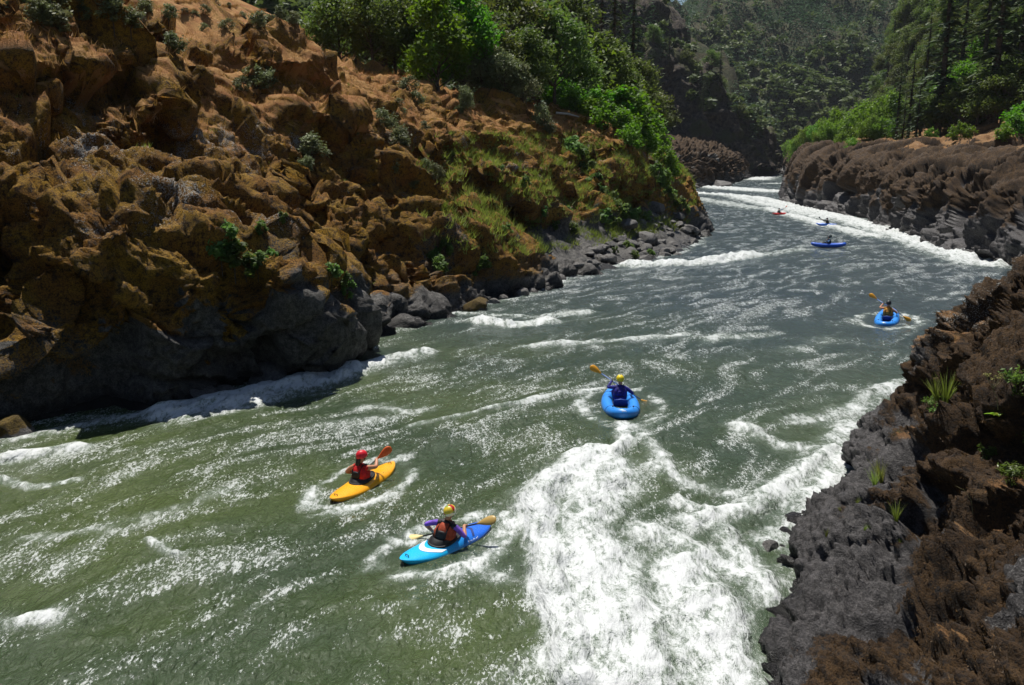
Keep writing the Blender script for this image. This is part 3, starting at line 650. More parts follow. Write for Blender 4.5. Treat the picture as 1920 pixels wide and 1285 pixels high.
def two_bone(a, b, l1, l2, pole):
    a, b, pole = map(lambda q: np.array(q, float), (a, b, pole)); d = b - a; D = np.linalg.norm(d)
    if D > (l1 + l2) * .995: l1, l2 = l1 * D / (l1 + l2) * 1.01, l2 * D / (l1 + l2) * 1.01
    d /= D; x = (l1 * l1 - l2 * l2 + D * D) / (2 * D); hgt = math.sqrt(max(1e-6, l1 * l1 - x * x)); p = pole - d * (pole @ d); p /= np.linalg.norm(p)
    return a + d * x + p * hgt
def person(xf, hands, axis, cloth, label, seat=(0, -.14, .06), lean=.05, legs='under', twist=0.0, head_yaw=0.0, helmet='redhelm', vest='red', hair=False, detail=True, vest_extra=None):
    """seated paddler; hands = (left, right) points on the paddle, axis = its direction, all in the boat's frame"""
    S = np.array(seat, float); ct, st = math.cos(twist), math.sin(twist)
    def T(x, y, z): return S + np.array([x * ct - y * st, x * st + y * ct + lean * z * 1.3, z])
    pel, wai, che, upc, nek, hb = T(0, 0, .10), T(0, .0, .24), T(0, .01, .38), T(0, .0, .49), T(0, .0, .575), T(0, .015, .64)
    sh = {-1: T(-.185, 0, .50), 1: T(.185, 0, .50)}
    V, Rd, E = [], [], []
    def add(p, r, par=None):
        V.append(tuple(p)); Rd.append(r if isinstance(r, tuple) else (r, r)); i = len(V) - 1
        if par is not None: E.append((par, i))
        return i
    zone = []                                   # (segment a, b, material name) for the colour of each face
    i0 = add(pel, (.17, .125)); i1 = add(wai, (.15, .11), i0); i2 = add(che, (.165, .12), i1); i3 = add(upc, (.12, .10), i2); i4 = add(nek, .058, i3); i5 = add(hb, .066, i4)
    hc = hb + np.array([0, .02, .075]); i6 = add(hc, (.078, .088), i5); i7 = add(hc + [0, -.005, .085], (.066, .075), i6)
    zone += [(pel, wai, cloth['legs']), (wai, upc, cloth['torso']), (upc, nek, cloth['torso']), (nek, hc, 'skin'), (hc, hc + [0, 0, .09], 'skin')]
    extra = []
    for sgn, hd in ((-1, np.array(hands[0], float)), (1, np.array(hands[1], float))):
        s = sh[sgn]; ax = np.array(axis, float); ax /= np.linalg.norm(ax)
        # grip: palm behind the shaft, on the side of the shoulder
        e0 = hd - s; e0 = e0 - ax * (e0 @ ax); e0 /= np.linalg.norm(e0); upv = np.cross(ax, e0); upv *= np.sign(upv[2] + 1e-6)
        palm = hd - e0 * .030 + upv * .012; wrist = palm - e0 * .075 - upv * .01; el = two_bone(s, wrist, .285, .25, np.array([sgn * .75, -.25, -.65]))
        j = add(s, .078, i3); k = add(s * .55 + el * .45, .060, j); k = add(el, .050, k); k2 = add(el * .6 + wrist * .4, .048, k); w = add(wrist, .032, k2); p_ = add(palm, (.038, .026), w)
        zone += [(upc, s, cloth['torso']), (s, el, cloth['upper']), (el, wrist, cloth['fore']), (wrist, palm, cloth['hand'])]
        for q in range(4):
            off = ax * (q - 1.5) * .021; ln = (.9, 1.0, .97, .8)[q]; pts = []
            for g in range(5):
                ph = math.pi * (.86 - .50 * g * ln * .62); pts.append(hd + off + .029 * (math.cos(ph) * e0 * -1 * -1 + math.sin(ph) * upv))
            pts.insert(0, palm + off * .8 + upv * .012); extra.append((tube_simple(pts, [.0095, .0095, .0095, .009, .0085, .007], 6), cloth['hand']))
        tside = -sgn; off = ax * (tside * .045) * (1 if (ax[0] > 0) else -1)
        extra.append((tube_simple([palm + off * .55, hd + off - e0 * .022 - upv * .018, hd + off * .8 + e0 * .008 - upv * .026, hd + off * .55 + e0 * .024 - upv * .012], [.012, .0115, .0105, .008], 6), cloth['hand']))
        hip = T(sgn * .095, .03, .07)
        if legs == 'under': kn, an, ft = T(sgn * .15, .42, .11), T(sgn * .12, .78, .02), T(sgn * .13, .88, .08)
        else: kn, an, ft = T(sgn * .17, .40, .30), T(sgn * .14, .74, .05), T(sgn * .14, .86, .10)
        h = add(hip, .088, i0); k = add(hip * .5 + kn * .5, .078, h); k = add(kn, .058, k); a_ = add(kn * .5 + an * .5, .052, k); a_ = add(an, .038, a_); add(ft, .034, a_)
        zone += [(hip, kn, cloth['legs']), (kn, an, cloth['legs']), (an, ft, 'black')]
    me = bpy.data.meshes.new('person'); me.from_pydata(V, E, []); ob = bpy.data.objects.new('person_tmp', me); col.objects.link(ob)
    md = ob.modifiers.new('Skin', 'SKIN'); md.use_smooth_shade = True; md.branch_smoothing = .6
    for v, r in zip(me.skin_vertices[0].data, Rd): v.radius = r; v.use_root = False
    me.skin_vertices[0].data[0].use_root = True
    sb = ob.modifiers.new('Sub', 'SUBSURF'); sb.levels = 2 if detail else 1; sb.render_levels = sb.levels
    dg = bpy.context.evaluated_depsgraph_get(); ev = ob.evaluated_get(dg); m2 = ev.to_mesh()
    n = len(m2.vertices); co = np.zeros(n * 3, np.float32); m2.vertices.foreach_get('co', co); co = co.reshape(-1, 3); faces = [tuple(p.vertices) for p in m2.polygons]; ev.to_mesh_clear()
    bpy.data.objects.remove(ob); bpy.data.meshes.remove(me)
    # shape the face: nose, brow, chin, ears
    hy, R_ = head_yaw + twist, None; fx, fy = -math.sin(hy), math.cos(hy)
    mats = list(dict.fromkeys([z[2] for z in zone])); pos = {k: i for i, k in enumerate(mats)}
    A = np.array([z[0] for z in zone]); Bz = np.array([z[1] for z in zone])
    fm_ = []
    for f in faces:
        c = co[list(f)].mean(0); d = Bz - A; tt_ = np.clip(((c - A) * d).sum(1) / (d * d).sum(1), 0, 1); q = np.linalg.norm(c - A - d * tt_[:, None], axis=1); fm_.append(pos[zone[int(np.argmin(q))][2]])
    Vs = [tuple(v) for v in co]
    def addpart(vf, mname):
        o = len(Vs); Vs.extend(map(tuple, vf[0]))
        if mname not in pos: pos[mname] = len(mats); mats.append(mname)
        for f in vf[1]: faces.append(tuple(int(x) + o for x in f)); fm_.append(pos[mname])
    for vf, mn in extra: addpart(vf, mn)
    fw = np.array([fx, fy, 0]); rt = np.array([fy, -fx, 0]); H0 = hc + np.array([0, 0, .02])
    if detail:
        addpart(tube_simple([H0 + fw * .083 + [0, 0, .022], H0 + fw * .103 + [0, 0, -.004], H0 + fw * .092 + [0, 0, -.014]], [.010, .014, .011], 8), 'skin')
        addpart(tube_simple([H0 + fw * .078 - [0, 0, .075], H0 + fw * .088 - [0, 0, .088], H0 + fw * .06 - [0, 0, .095]], [.02, .024, .02], 8), 'skin')
        for s in (-1, 1):
            addpart(tube_simple([H0 + rt * s * .079 + [0, 0, .018], H0 + rt * s * .092 + [0, 0, 0], H0 + rt * s * .080 - [0, 0, .028]], [.009, .014, .009], 7), 'skin')
            addpart(tube_simple([H0 + fw * .082 + rt * (s * .032 - .011) + [0, 0, .018], H0 + fw * .088 + rt * s * .032 + [0, 0, .018], H0 + fw * .082 + rt * (s * .032 + .011) + [0, 0, .018]], [.004, .008, .004], 6), 'black')
        addpart(tube_simple([H0 + fw * .080 - rt * .022 - [0, 0, .042], H0 + fw * .091 - [0, 0, .044], H0 + fw * .080 + rt * .022 - [0, 0, .042]], [.004, .007, .004], 6), 'brick')
    me = bpy.data.meshes.new('person'); me.from_pydata(Vs, [], faces); me.polygons.foreach_set('use_smooth', np.ones(len(faces), bool)); me.polygons.foreach_set('material_index', np.array(fm_, np.int32))
    for k in mats: me.materials.append(M[k])
    body = link(bpy.data.objects.new('person', me)); body.matrix_world = xf @ Matrix.Translation(Vector(S)) @ Matrix.Scale(1.0, 4) @ Matrix.Translation(-Vector(S))
    # helmet
    rg = []; nh = 22
    for k in range(11):
        f = k / 10; ph = -.42 + f * (math.pi / 2 + .42); rr_ = math.cos(ph); th = np.linspace(0, 2 * np.pi, nh, endpoint=False); front = .5 + .5 * np.sin(th)
        zc = math.sin(ph); z = np.where(zc < 0, zc * (1 - .8 * front), zc)
        rg.append(H0 + np.outer(np.cos(th) * .120 * max(rr_, .0) ** .9, rt) + np.outer(np.sin(th) * .142 * max(rr_, 0) ** .9, fw) + np.outer(.136 * z + .014, [0, 0, 1]))
    hm = build('helmet', loft(rg), M[helmet], body); 
    if detail:
        for q in (-1, 0, 1):
            cv = [H0 + rt * q * .045 + fw * (.136 * math.cos(a)) * (1 - .05 * abs(q)) + np.array([0, 0, .014 + .138 * math.sin(a) * (1 - .10 * abs(q))]) for a in np.linspace(.35, 2.4, 9)]
            build('ridge', tubes(cv, .006, 5), M[helmet] if q else M['black'], hm)
        build('chin_strap', tubes([H0 + rt * .10, H0 + rt * .075 + fw * .03 - [0, 0, .09], H0 + fw * .05 - [0, 0, .105], H0 - rt * .075 + fw * .03 - [0, 0, .09], H0 - rt * .10], .006, 5), M['black'], body)
    # life vest: shell round the chest with arm holes left open at the shoulders
    def ring(z, rx, ry, off=0.0, m=26):
        th = np.linspace(0, 2 * np.pi, m, endpoint=False); c, s = np.cos(th), np.sin(th); return np.array([T(rx * np.sign(a) * abs(a) ** .8, off + ry * np.sign(b) * abs(b) ** .85, z) for a, b in zip(c, s)])
    vr = [ring(.165, .185, .15), ring(.17, .215, .175), ring(.24, .215, .175), ring(.245, .200, .165), ring(.26, .22, .185), ring(.36, .22, .19), ring(.44, .195, .18), ring(.50, .15, .15), ring(.545, .10, .11), ring(.55, .085, .095), ring(.535, .075, .085)]
    vo = build('life_vest', loft(vr), M[vest], body)
    if detail:
        build('waist_belt', torus_path(ring(.25, .210, .173)[::1], .013, 6), M['black'], vo)
        for s in (-1, 1):
            build('shoulder_strap', tubes([T(s * .10, -.187, .30), T(s * .105, -.178, .44), T(s * .105, -.06, .555), T(s * .105, .06, .555), T(s * .10, .165, .44)], .017, 6), M[vest_extra or 'black'], vo)
        build('back_panel', loft([ring(z, .10 * k, .03 * k, -.180, 16) for z, k in ((.27, .01), (.27, .95), (.33, 1), (.40, .9), (.43, .6), (.43, .01))]), M[vest_extra or 'black'] if vest_extra else M[vest], vo)
    if hair:
        hr = []
        for k in range(9):
            f = k / 8; th = np.linspace(0, 2 * np.pi, 14, endpoint=False); c = H0 - fw * (.075 + .055 * math.sin(f * 2.2)) + np.array([0, 0, -.02 - .40 * f]); w_ = .085 * (1 - .45 * f) * (1 if k < 8 else .1); hr.append(c + np.outer(np.cos(th) * w_ * 1.05, rt) + np.outer(np.sin(th) * w_ * .55, fw))
        hr.insert(0, np.repeat(hr[0].mean(0)[None], 14, 0)); build('hair', loft(hr), M['hair'], body)
    return tag(body, label, 'person')

def crew(kind, px, py, heading, boat_kw, paddle_kw, person_kw, roll=0.0, sink=0.0):
    x, y = on_water(px, py); z = float(zwater(y)) - sink - (.085 if y < 60 else -.10); rz = -heading
    L, W = boat_kw['L'], boat_kw['W']
    b = (kayak if kind == 'kayak' else raft)((x, y, z), rz, **boat_kw); b.rotation_euler[1] = roll; bpy.context.view_layer.update(); xf = b.matrix_world.copy()
    c, d = np.array(paddle_kw['c'], float), np.array(paddle_kw['d'], float); d /= np.linalg.norm(d); paddle(xf, **paddle_kw)
    g = person_kw.pop('grip', .33); gr = person_kw.pop('shift', 0.0); flip = 1 if d[0] > 0 else -1
    person(xf, (c + d * (gr - g) * flip, c + d * (gr + g) * flip), d, **person_kw)
    BOATS.append((x, y, L / 2, W / 2, heading)); return b
BARE = dict(torso='red', upper='skin', fore='skin', hand='skin', legs='black'); PUR = dict(torso='black', upper='purple', fore='skin', hand='skin', legs='black')
NAV = dict(torso='navy', upper='navy', fore='navy', hand='black', legs='navy'); DRK = dict(torso='black', upper='black', fore='black', hand='skin', legs='black'); TEA = dict(torso='teal', upper='teal', fore='teal', hand='skin', legs='black')
crew('kayak', 683, 908, R(24), dict(L=2.62, W=.68, mat='k_yellow', label='yellow plastic kayak carrying the paddler in the red helmet'),
     dict(c=(-.20, .08, .27), d=(.54, .62, .56), L=1.95, label='black paddle with raised orange blade held above the yellow kayak', shaft='shaft_black', b1='blade_orange', b2='blade_orange', face=(.3, -.8, .5), feather=.6),
     dict(cloth=BARE, label='person in red helmet and red life vest with long dark hair paddling', hair=True, helmet='redhelm', vest='red', twist=-.15, head_yaw=-.35, vest_extra='black', grip=.27, shift=.27))
crew('kayak', 838, 1022, R(43), dict(L=2.42, W=.68, mat='k_blue', label='light blue plastic kayak with white crescent behind the cockpit', style='blue'),
     dict(c=(-.12, .17, .31), d=(.76, .53, .36), L=1.98, label='black paddle with cream blade dipping beside the light blue kayak', shaft='shaft_black', b1='blade_cream', b2='blade_tan', face=(.1, -.35, .95), feather=.4),
     dict(cloth=PUR, label='person in purple sleeves and patterned helmet paddling the light blue kayak', helmet='pathelm', vest='brick', twist=.30, head_yaw=.0, lean=.16, vest_extra='black', grip=.34), roll=R(5))
crew('raft', 1163, 760, R(3), dict(L=3.15, W=1.16, label='blue inflatable kayak carrying the paddler in the yellow helmet', r=.185, pitch=R(-1)),
     dict(c=(.06, .66, .56), d=(.84, -.16, -.52), L=2.30, label='blue paddle with golden blades held across the paddler in the yellow helmet', shaft='shaft_blue', b1='blade_gold', b2='blade_gold', face=(.1, -.9, .3), feather=.15),
     dict(cloth=NAV, label='person in navy jacket and yellow helmet sitting in the blue inflatable kayak', helmet='yelhelm', vest='navy', legs='up', twist=0.05, seat=(0, .22, .14), grip=.34, vest_extra='navy'), sink=.05)
crew('raft', 1663, 602, R(27), dict(L=3.1, W=1.08, label='blue inflatable kayak carrying the paddler in the ochre vest', r=.18, pitch=R(5)),
     dict(c=(.04, .60, .60), d=(.84, -.2, -.46), L=2.25, label='blue paddle with golden blades held by the paddler in the ochre vest', shaft='shaft_blue', b1='blade_gold', b2='blade_gold', face=(.1, -.9, .3), feather=.15),
     dict(cloth=dict(torso='ochre', upper='skin', fore='skin', hand='black', legs='black'), label='person in ochre life vest and black helmet paddling an inflatable kayak', helmet='blkhelm', vest='ochre', legs='up', seat=(0, .16, .14), grip=.34))
crew('raft', 1553, 465, R(-82), dict(L=3.15, W=.98, mat='raft_deep', label='long deep blue inflatable kayak seen side on below the rapid', r=.18),
     dict(c=(-.05, .42, .42), d=(-.55, -.5, .62), L=2.1, label='dark paddle of the person in the blue shirt', shaft='shaft_black', b1='blade_dark', b2='blade_dark'),
     dict(cloth=TEA, label='person in blue shirt and dark helmet sitting in the deep blue inflatable kayak', helmet='blkhelm', vest='black', legs='up', seat=(0, -.05, .12), detail=False, vest_extra='lime'))
crew('kayak', 1549, 424, R(-58), dict(L=2.6, W=.66, mat='k_blue2', label='small royal blue kayak in the white water near the dark cliff', small=True),
     dict(c=(-.10, .40, .55), d=(.78, -.28, -.42), L=2.1, label='dark paddle raised over the royal blue kayak', shaft='shaft_black', b1='blade_dark', b2='blade_dark'),
     dict(cloth=DRK, label='person in black gear paddling the royal blue kayak through white water', helmet='blkhelm', vest='black', detail=False))
crew('kayak', 1461, 403, R(72), dict(L=2.6, W=.66, mat='k_red', label='red kayak at the edge of the white rapid', small=True),
     dict(c=(.16, .40, .60), d=(.50, .40, .66), L=2.05, label='paddle with raised orange blade above the red kayak', shaft='shaft_black', b1='blade_orange', b2='blade_orange'),
     dict(cloth=dict(torso='black', upper='teal', fore='teal', hand='skin', legs='black'), label='person in dark jacket paddling the red kayak', helmet='blkhelm', vest='black', detail=False))
tick('boats')
calm = np.ones(WX.shape, np.float32)
for (bx, by, hl, hw, hd) in BOATS:
    c, s_ = math.cos(hd), math.sin(hd); ux = (WX - bx) * s_ + (WY - by) * c; uy = (WX - bx) * c - (WY - by) * s_
    e = np.sqrt((ux / (hl + .25 + .008 * by))**2 + (uy / (hw + .3 + .012 * by))**2); near_b = .55 if by < 60 else .3; foam = np.maximum(foam, near_b * np.exp(-((e - 1.05) / .22)**2) * np.clip(.35 + .9 * wN3 + .5 * (wN2 - .3), 0, 1)); calm = np.minimum(calm, 0.12 + .88 * sstep(.8, 1.7, e))
amp = (0.075 + 0.24 * sstep(.15, .9, foam) + 0.03 * wN0) * (0.9 + .35 * np.clip(WY, 0, 120) / 120) * calm
WZ = zwater(WY) + amp * (0.9 * wN1 + 0.5 * wN2 - .45) + (0.035 + 0.05 * foam) * wN3 * calm
wq = np.stack([T_.ravel() * .16, S_.ravel() * .10, np.zeros(T_.size)], 1); wT = T_.ravel() + 2.6 * fbm(wq, 3, 570); wS = S_.ravel() + 3.0 * fbm(wq + 30, 3, 575)
streak = fbm(np.stack([wT * 1.5, wS * 0.34, np.zeros(T_.size)], 1), 4, 540, gain=.6).reshape(WX.shape)
lace = fbm(fi * 1.5 + 60, 5, 550, gain=.62, ridged=True).reshape(WX.shape)
lace2 = fbm(fi * .9 + 33, 4, 560, gain=.6, ridged=True).reshape(WX.shape)
fm = foam * np.clip(.50 + .50 * lace2 + .28 * lace, .12, 1.1) + .20 * streak * (1 - foam) + .26 * (wN1 - .55) * (1 - foam) * .6
fm = np.clip(fm + .10 * (lace - .3), 0, .80)
glit = np.clip(.5 + .55 * streak + .35 * (wN1 - .4) + .25 * wN0, 0, 1)
t = NT('river_water')
foamA = t.attr('foam'); glA = t.attr('glitter'); vec = t.pos()
mp = t.n('Mapping'); mp.inputs['Rotation'].default_value = (0, 0, R(30)); mp.inputs['Scale'].default_value = (1.0, .45, 1); t.l(vec, mp.inputs[0]); fv = mp.outputs[0]
f1 = t.noise(2.6, 6, .72, fv, 1.2); f2 = t.noise(9, 5, .72, fv, .6); f3 = t.noise(34, 3, .7, vec)
fe = t.math('MULTIPLY_ADD', t.math('ADD', foamA, .22), t.math('ADD', t.math('MULTIPLY', t.math('SUBTRACT', f1, .5), 1.7), t.math('ADD', t.math('MULTIPLY', t.math('SUBTRACT', f2, .5), 1.3), t.math('MULTIPLY', t.math('SUBTRACT', f3, .5), .7))), foamA)
ff = t.ramp(fe, .36, .92)
# white flecks: sun glitter painted into the colour, plus small broken crests
k1 = t.noise(6.0, 4, .75, fv, .5); k2 = t.noise(24, 3, .75, fv, .5)
fl = t.math('ADD', t.math('MULTIPLY', glA, .34), t.math('ADD', t.math('MULTIPLY', k1, .45), t.math('MULTIPLY', k2, .75)))
fl = t.ramp(fl, .93, 1.03, 0, .75); ff = t.math('MAXIMUM', ff, fl)
sxyz = t.n('SeparateXYZ'); t.l(vec, sxyz.inputs[0])      # silt-green near the left bank upstream, grey blue downstream: sky reflection painted into the colour
gr = t.ramp(t.math('ADD', sxyz.outputs[1], t.math('MULTIPLY', sxyz.outputs[0], .9)), 12, 62)
body = t.mix(t.ramp(t.noise(.14, 3, .5), .35, .65), (.032, .052, .024), (.060, .084, .026)); body = t.mix(gr, body, t.mix(t.ramp(t.noise(.1, 3, .5), .35, .65), (.036, .054, .062), (.046, .064, .068)))
aer = t.ramp(foamA, .15, .9); body = t.mix(aer, body, (.17, .21, .165))
basec = t.mix(ff, body, (.54, .56, .56))
bs = t.ramp(ff, 0, 1, 1.0, .4)
def wb(h, st, ds, nn=None):
    o = t.bump(h, st, ds, nn); t.l(t.math('MULTIPLY', bs, st), o.node.inputs['Strength']); return o
b = wb(t.noise(1.5, 3, .6, fv, .7), .7, .40)
b = wb(t.noise(5.0, 3, .65, fv, .8), .9, .13, b)
b = wb(t.noise(16, 3, .65, fv, .4), 1.0, .045, b)
b = wb(f3, .6, .02, b)
m = t.set(basec, t.mix(ff, (.16,) * 3, (.6,) * 3), normal=b, spec=.5); t.p.inputs['IOR'].default_value = 1.33
M['water'] = m
river = obj_np('river', np.stack([WX, WY, WZ], 2).reshape(-1, 3), grid_faces(*WX.shape)[:, ::-1], M['water'], attrs=dict(foam=fm.ravel(), glitter=glit.ravel()))
tag(river, 'green river with white foaming rapids', kind='structure')

tick('river built')
tick('VERTS %d %d %d' % (len(left_bank.data.vertices), len(right_bank.data.vertices), len(river.data.vertices)))
# ------------------------------------------------------------------ valley hillsides beyond the banks
gx = np.concatenate([np.linspace(-420, -60, 40), np.linspace(-55, 330, 140), np.linspace(340, 800, 50)])
gy = np.concatenate([np.linspace(95, 520, 150), np.linspace(526, 1100, 60)])
GX, GY = np.meshgrid(gx, gy, indexing='ij')
gp = np.stack([GX.ravel(), GY.ravel(), np.zeros(GX.size)], 1)
n1 = fbm(gp * 0.012, 4, 700).reshape(GX.shape); n2 = fbm(gp * 0.05, 4, 710).reshape(GX.shape); n3 = fbm(gp * .02, 4, 720, ridged=True).reshape(GX.shape)
XL = np.interp(GY, ys, line_x(LEFT_LINE, ys)); XR = np.interp(GY, ys, line_x(RIGHT_LINE, ys))
dlf, drt = XL - GX, GX - XR
z_bench = 10.5 + 2.0 * n2
z_spur = np.minimum(16 + 1.25 * (116 - GX) + 16 * n2 + 10 * n3, 1.9 * (GY - 345 + 22 * n3 + 26 * n2) + 12); z_spur = np.minimum(z_spur, 105 + 10 * n1)
z_far = np.minimum(12 + .62 * (GY - 560 + 25 * n3) + 8 * n2, 136 + .42 * (GX - 148) - 34 * np.exp(-((GX - .19 * 740) / 13) ** 2) + 12 * n1 + 2 * n2)
xb = 68 + .195 * (GY - 120)
z_right = 13 + 1.08 * np.maximum(0, GX - xb + 6 * n2 + 8 * n3) ** .97; z_right = np.minimum(z_right, 150) - 1.6 * np.maximum(0, GY - 385 + 12 * n2)
z_left = 14 + .55 * (dlf - 55) + 6 * n2
z_left = np.where(GY < 340, z_left, -20)
GZ = np.maximum.reduce([z_bench, np.minimum(z_spur, np.maximum(12, .9 * (GY - 385))), z_far, z_right, z_left])
wl_ = np.where(GY > 352, 5.0, 30.0); cor = (1 - sstep(wl_ - 4, wl_ + 8, dlf)) * (1 - sstep(26, 42, drt)) * (GY < 545)
GZ = GZ * (1 - cor) + (-9) * cor
near_left = (1 - sstep(150, 175, GY)) * sstep(-10, 0, dlf); GZ = GZ - 30 * near_left * (1 - sstep(100, 128, dlf))
t = NT('hillside_ground'); a1 = t.noise(.09, 5); a2 = t.noise(.6, 5, .65)
cl = t.mix(t.ramp(a2, .4, .65), (.035, .036, .018), (.06, .05, .026)); cl = t.mix(t.ramp(a1, .45, .62), cl, (.030, .042, .016))
stp = t.attr('steep'); rk = t.mix(t.ramp(a2, .38, .62), (.026, .026, .016), (.058, .055, .028)); cl = t.mix(stp, cl, rk)
cl = t.mix(t.attr('meadow'), cl, t.mix(t.ramp(a2, .42, .66), (.27, .17, .065), (.16, .15, .05)))
M['hill'] = t.set(cl, .95, normal=t.bump(a2, .8, 1.2), spec=.2)
HP = np.stack([GX, GY, GZ], 2); HN = grid_normals(HP)
steep = 1 - sstep(.38, .55, np.abs(HN[..., 2]) + .10 * n2); steep = np.maximum(steep, .6 * sstep(.3, .6, n2 + .3 * n3) * (GZ > 25))
meadow = sstep(-30, -5, xb + 4 - GX - 30 + 25) * 0 + (1 - sstep(-2, 10, GX - xb)) * (GZ < 22) * (drt > 0)
hillside = obj_np('hillside', HP.reshape(-1, 3), grid_faces(*GX.shape), M['hill'], attrs=dict(steep=steep.ravel(), meadow=meadow.ravel()))
tag(hillside, 'steep wooded canyon hillsides behind the river bend', kind='structure')
# dark rock spur that closes the left side of the far gorge
sb_ = catmull([(-60, 300), (-10, 320), (40, 338), (72, 346), (94, 352), (110, 372), (122, 410), (134, 460), (144, 520)], 20); sbp, ssd = resample_line(sb_, lambda b: 1.1)
dr_ = np.gradient(sbp, axis=0); 
for _ in range(30): dr_[1:-1] = (dr_[:-2] + dr_[1:-1] * 2 + dr_[2:]) / 4
dr_ /= np.linalg.norm(dr_, axis=1, keepdims=True); nm_ = np.stack([-dr_[:, 1], dr_[:, 0]], 1)
ks = np.interp(sbp[:, 0], [-60, 40, 66, 84, 100, 116, 150], [1.2, 1.0, .80, .56, .36, .22, .2])
ov = np.array([-6, 0, 3, 7, 12, 19, 30, 46, 70, 110.]); hv = np.array([-2, 8, 19, 31, 42, 54, 68, 82, 96, 112.]); vv_ = np.linspace(0, 9, 105); ov = np.interp(vv_, range(10), ov); hv = np.interp(vv_, range(10), hv)
SPP = np.zeros((len(sbp), 105, 3)); SPP[..., 0] = sbp[:, None, 0] + nm_[:, None, 0] * ov * ks[:, None] ** .7; SPP[..., 1] = sbp[:, None, 1] + nm_[:, None, 1] * ov * ks[:, None] ** .7; SPP[..., 2] = hv * ks[:, None] + 3 * (1 - ks[:, None])
SPD, _, _, _ = rock_displace(SPP, np.ones(SPP.shape[:2]), rot_basis(60, 55), (1.6, .9, 1.0), [(22, 5.0, .55, 1.5), (8, 1.5, .55, .8), (3, .35, .45, .3)], 71, 3.0)
SPN = grid_normals(SPD); SPN *= np.sign(SPN[..., 2:3] + 1e-6)
t = NT('spur_rock'); a1 = t.noise(.12, 5); a2 = t.noise(.7, 5, .65); cs = t.mix(t.ramp(a2, .38, .64), (.030, .026, .024), (.095, .078, .062)); cs = t.mix(t.ramp(a1, .50, .62), cs, (.055, .058, .024))
M['spur'] = t.set(cs, .95, normal=t.bump(a2, .9, 1.2), spec=.2)
tag(obj_np('cliff_spur', SPD.reshape(-1, 3), grid_faces(*SPP.shape[:2]), M['spur']), 'dark rock spur at the bend of the far gorge', kind='structure')
def hill_z(x, y):
    i = np.clip(np.searchsorted(gx, x) - 1, 0, len(gx) - 2); j = np.clip(np.searchsorted(gy, y) - 1, 0, len(gy) - 2)
    a = (x - gx[i]) / (gx[i + 1] - gx[i]); b = (y - gy[j]) / (gy[j + 1] - gy[j])
    return (GZ[i, j] * (1 - a) + GZ[i + 1, j] * a) * (1 - b) + (GZ[i, j + 1] * (1 - a) + GZ[i + 1, j + 1] * a) * b
tick('hills')

# ------------------------------------------------------------------ foliage
def leaf_mat(name, c1, c2, trans=.35, rough=.6, scale=1.2):
    t = NT(name); oi = t.n('ObjectInfo').outputs['Random']; n = t.noise(scale, 3, vec=t.pos())
    c = t.mix(t.ramp(n, .35, .66), c1, c2)
    hs = t.n('HueSaturation'); t.l(c, hs.inputs['Color']); t.l(t.math('MULTIPLY_ADD', oi, .05, .475), hs.inputs['Hue']); t.l(t.math('MULTIPLY_ADD', oi, .5, .75), hs.inputs['Value'])
    t.l(hs.outputs[0], t.p.inputs['Base Color']); t.p.inputs['Roughness'].default_value = rough; t.p.inputs['Specular IOR Level'].default_value = .3
    tr = t.n('BsdfTranslucent'); mx = t.n('MixShader'); mx.inputs[0].default_value = trans
    gm = t.n('HueSaturation'); gm.inputs['Value'].default_value = 1.25; gm.inputs['Saturation'].default_value = 1.1; t.l(hs.outputs[0], gm.inputs['Color']); t.l(gm.outputs[0], tr.inputs['Color'])
    t.l(t.p.outputs[0], mx.inputs[1]); t.l(tr.outputs[0], mx.inputs[2]); t.l(mx.outputs[0], t.out.inputs[0])
    return t.m
M['oak'] = leaf_mat('oak_leaves', (.065, .100, .024), (.125, .165, .036), .4)
M['bright'] = leaf_mat('bright_leaves', (.075, .155, .018), (.135, .25, .032), .45)
M['willow'] = leaf_mat('willow_leaves', (.10, .19, .024), (.17, .28, .045), .45)
M['sage'] = leaf_mat('sage_leaves', (.085, .105, .045), (.17, .19, .085), .3)
M['pale'] = leaf_mat('pale_leaves', (.22, .24, .14), (.34, .36, .24), .3)
M['herb'] = leaf_mat('herb_leaves', (.070, .12, .030), (.14, .22, .055), .4)
M['fir'] = leaf_mat('fir_needles', (.036, .062, .024), (.070, .105, .036), .25)
M['farleaf'] = leaf_mat('far_leaves', (.060, .092, .030), (.115, .15, .045), .3, scale=.09)
M['farfir'] = leaf_mat('far_needles', (.042, .075, .040), (.075, .115, .055), .25, scale=.05)
M['bark'] = plain('bark', (.085, .065, .048), .9, .3, 6, .2)
M['drygrass'] = leaf_mat('dry_grass', (.26, .15, .055), (.40, .27, .12), .35, scale=.5)
M['dryorange'] = leaf_mat('russet_grass', (.21, .11, .04), (.32, .18, .07), .35, scale=.5)
M['greengrass'] = leaf_mat('green_grass', (.15, .21, .04), (.25, .31, .075), .45, scale=.6)

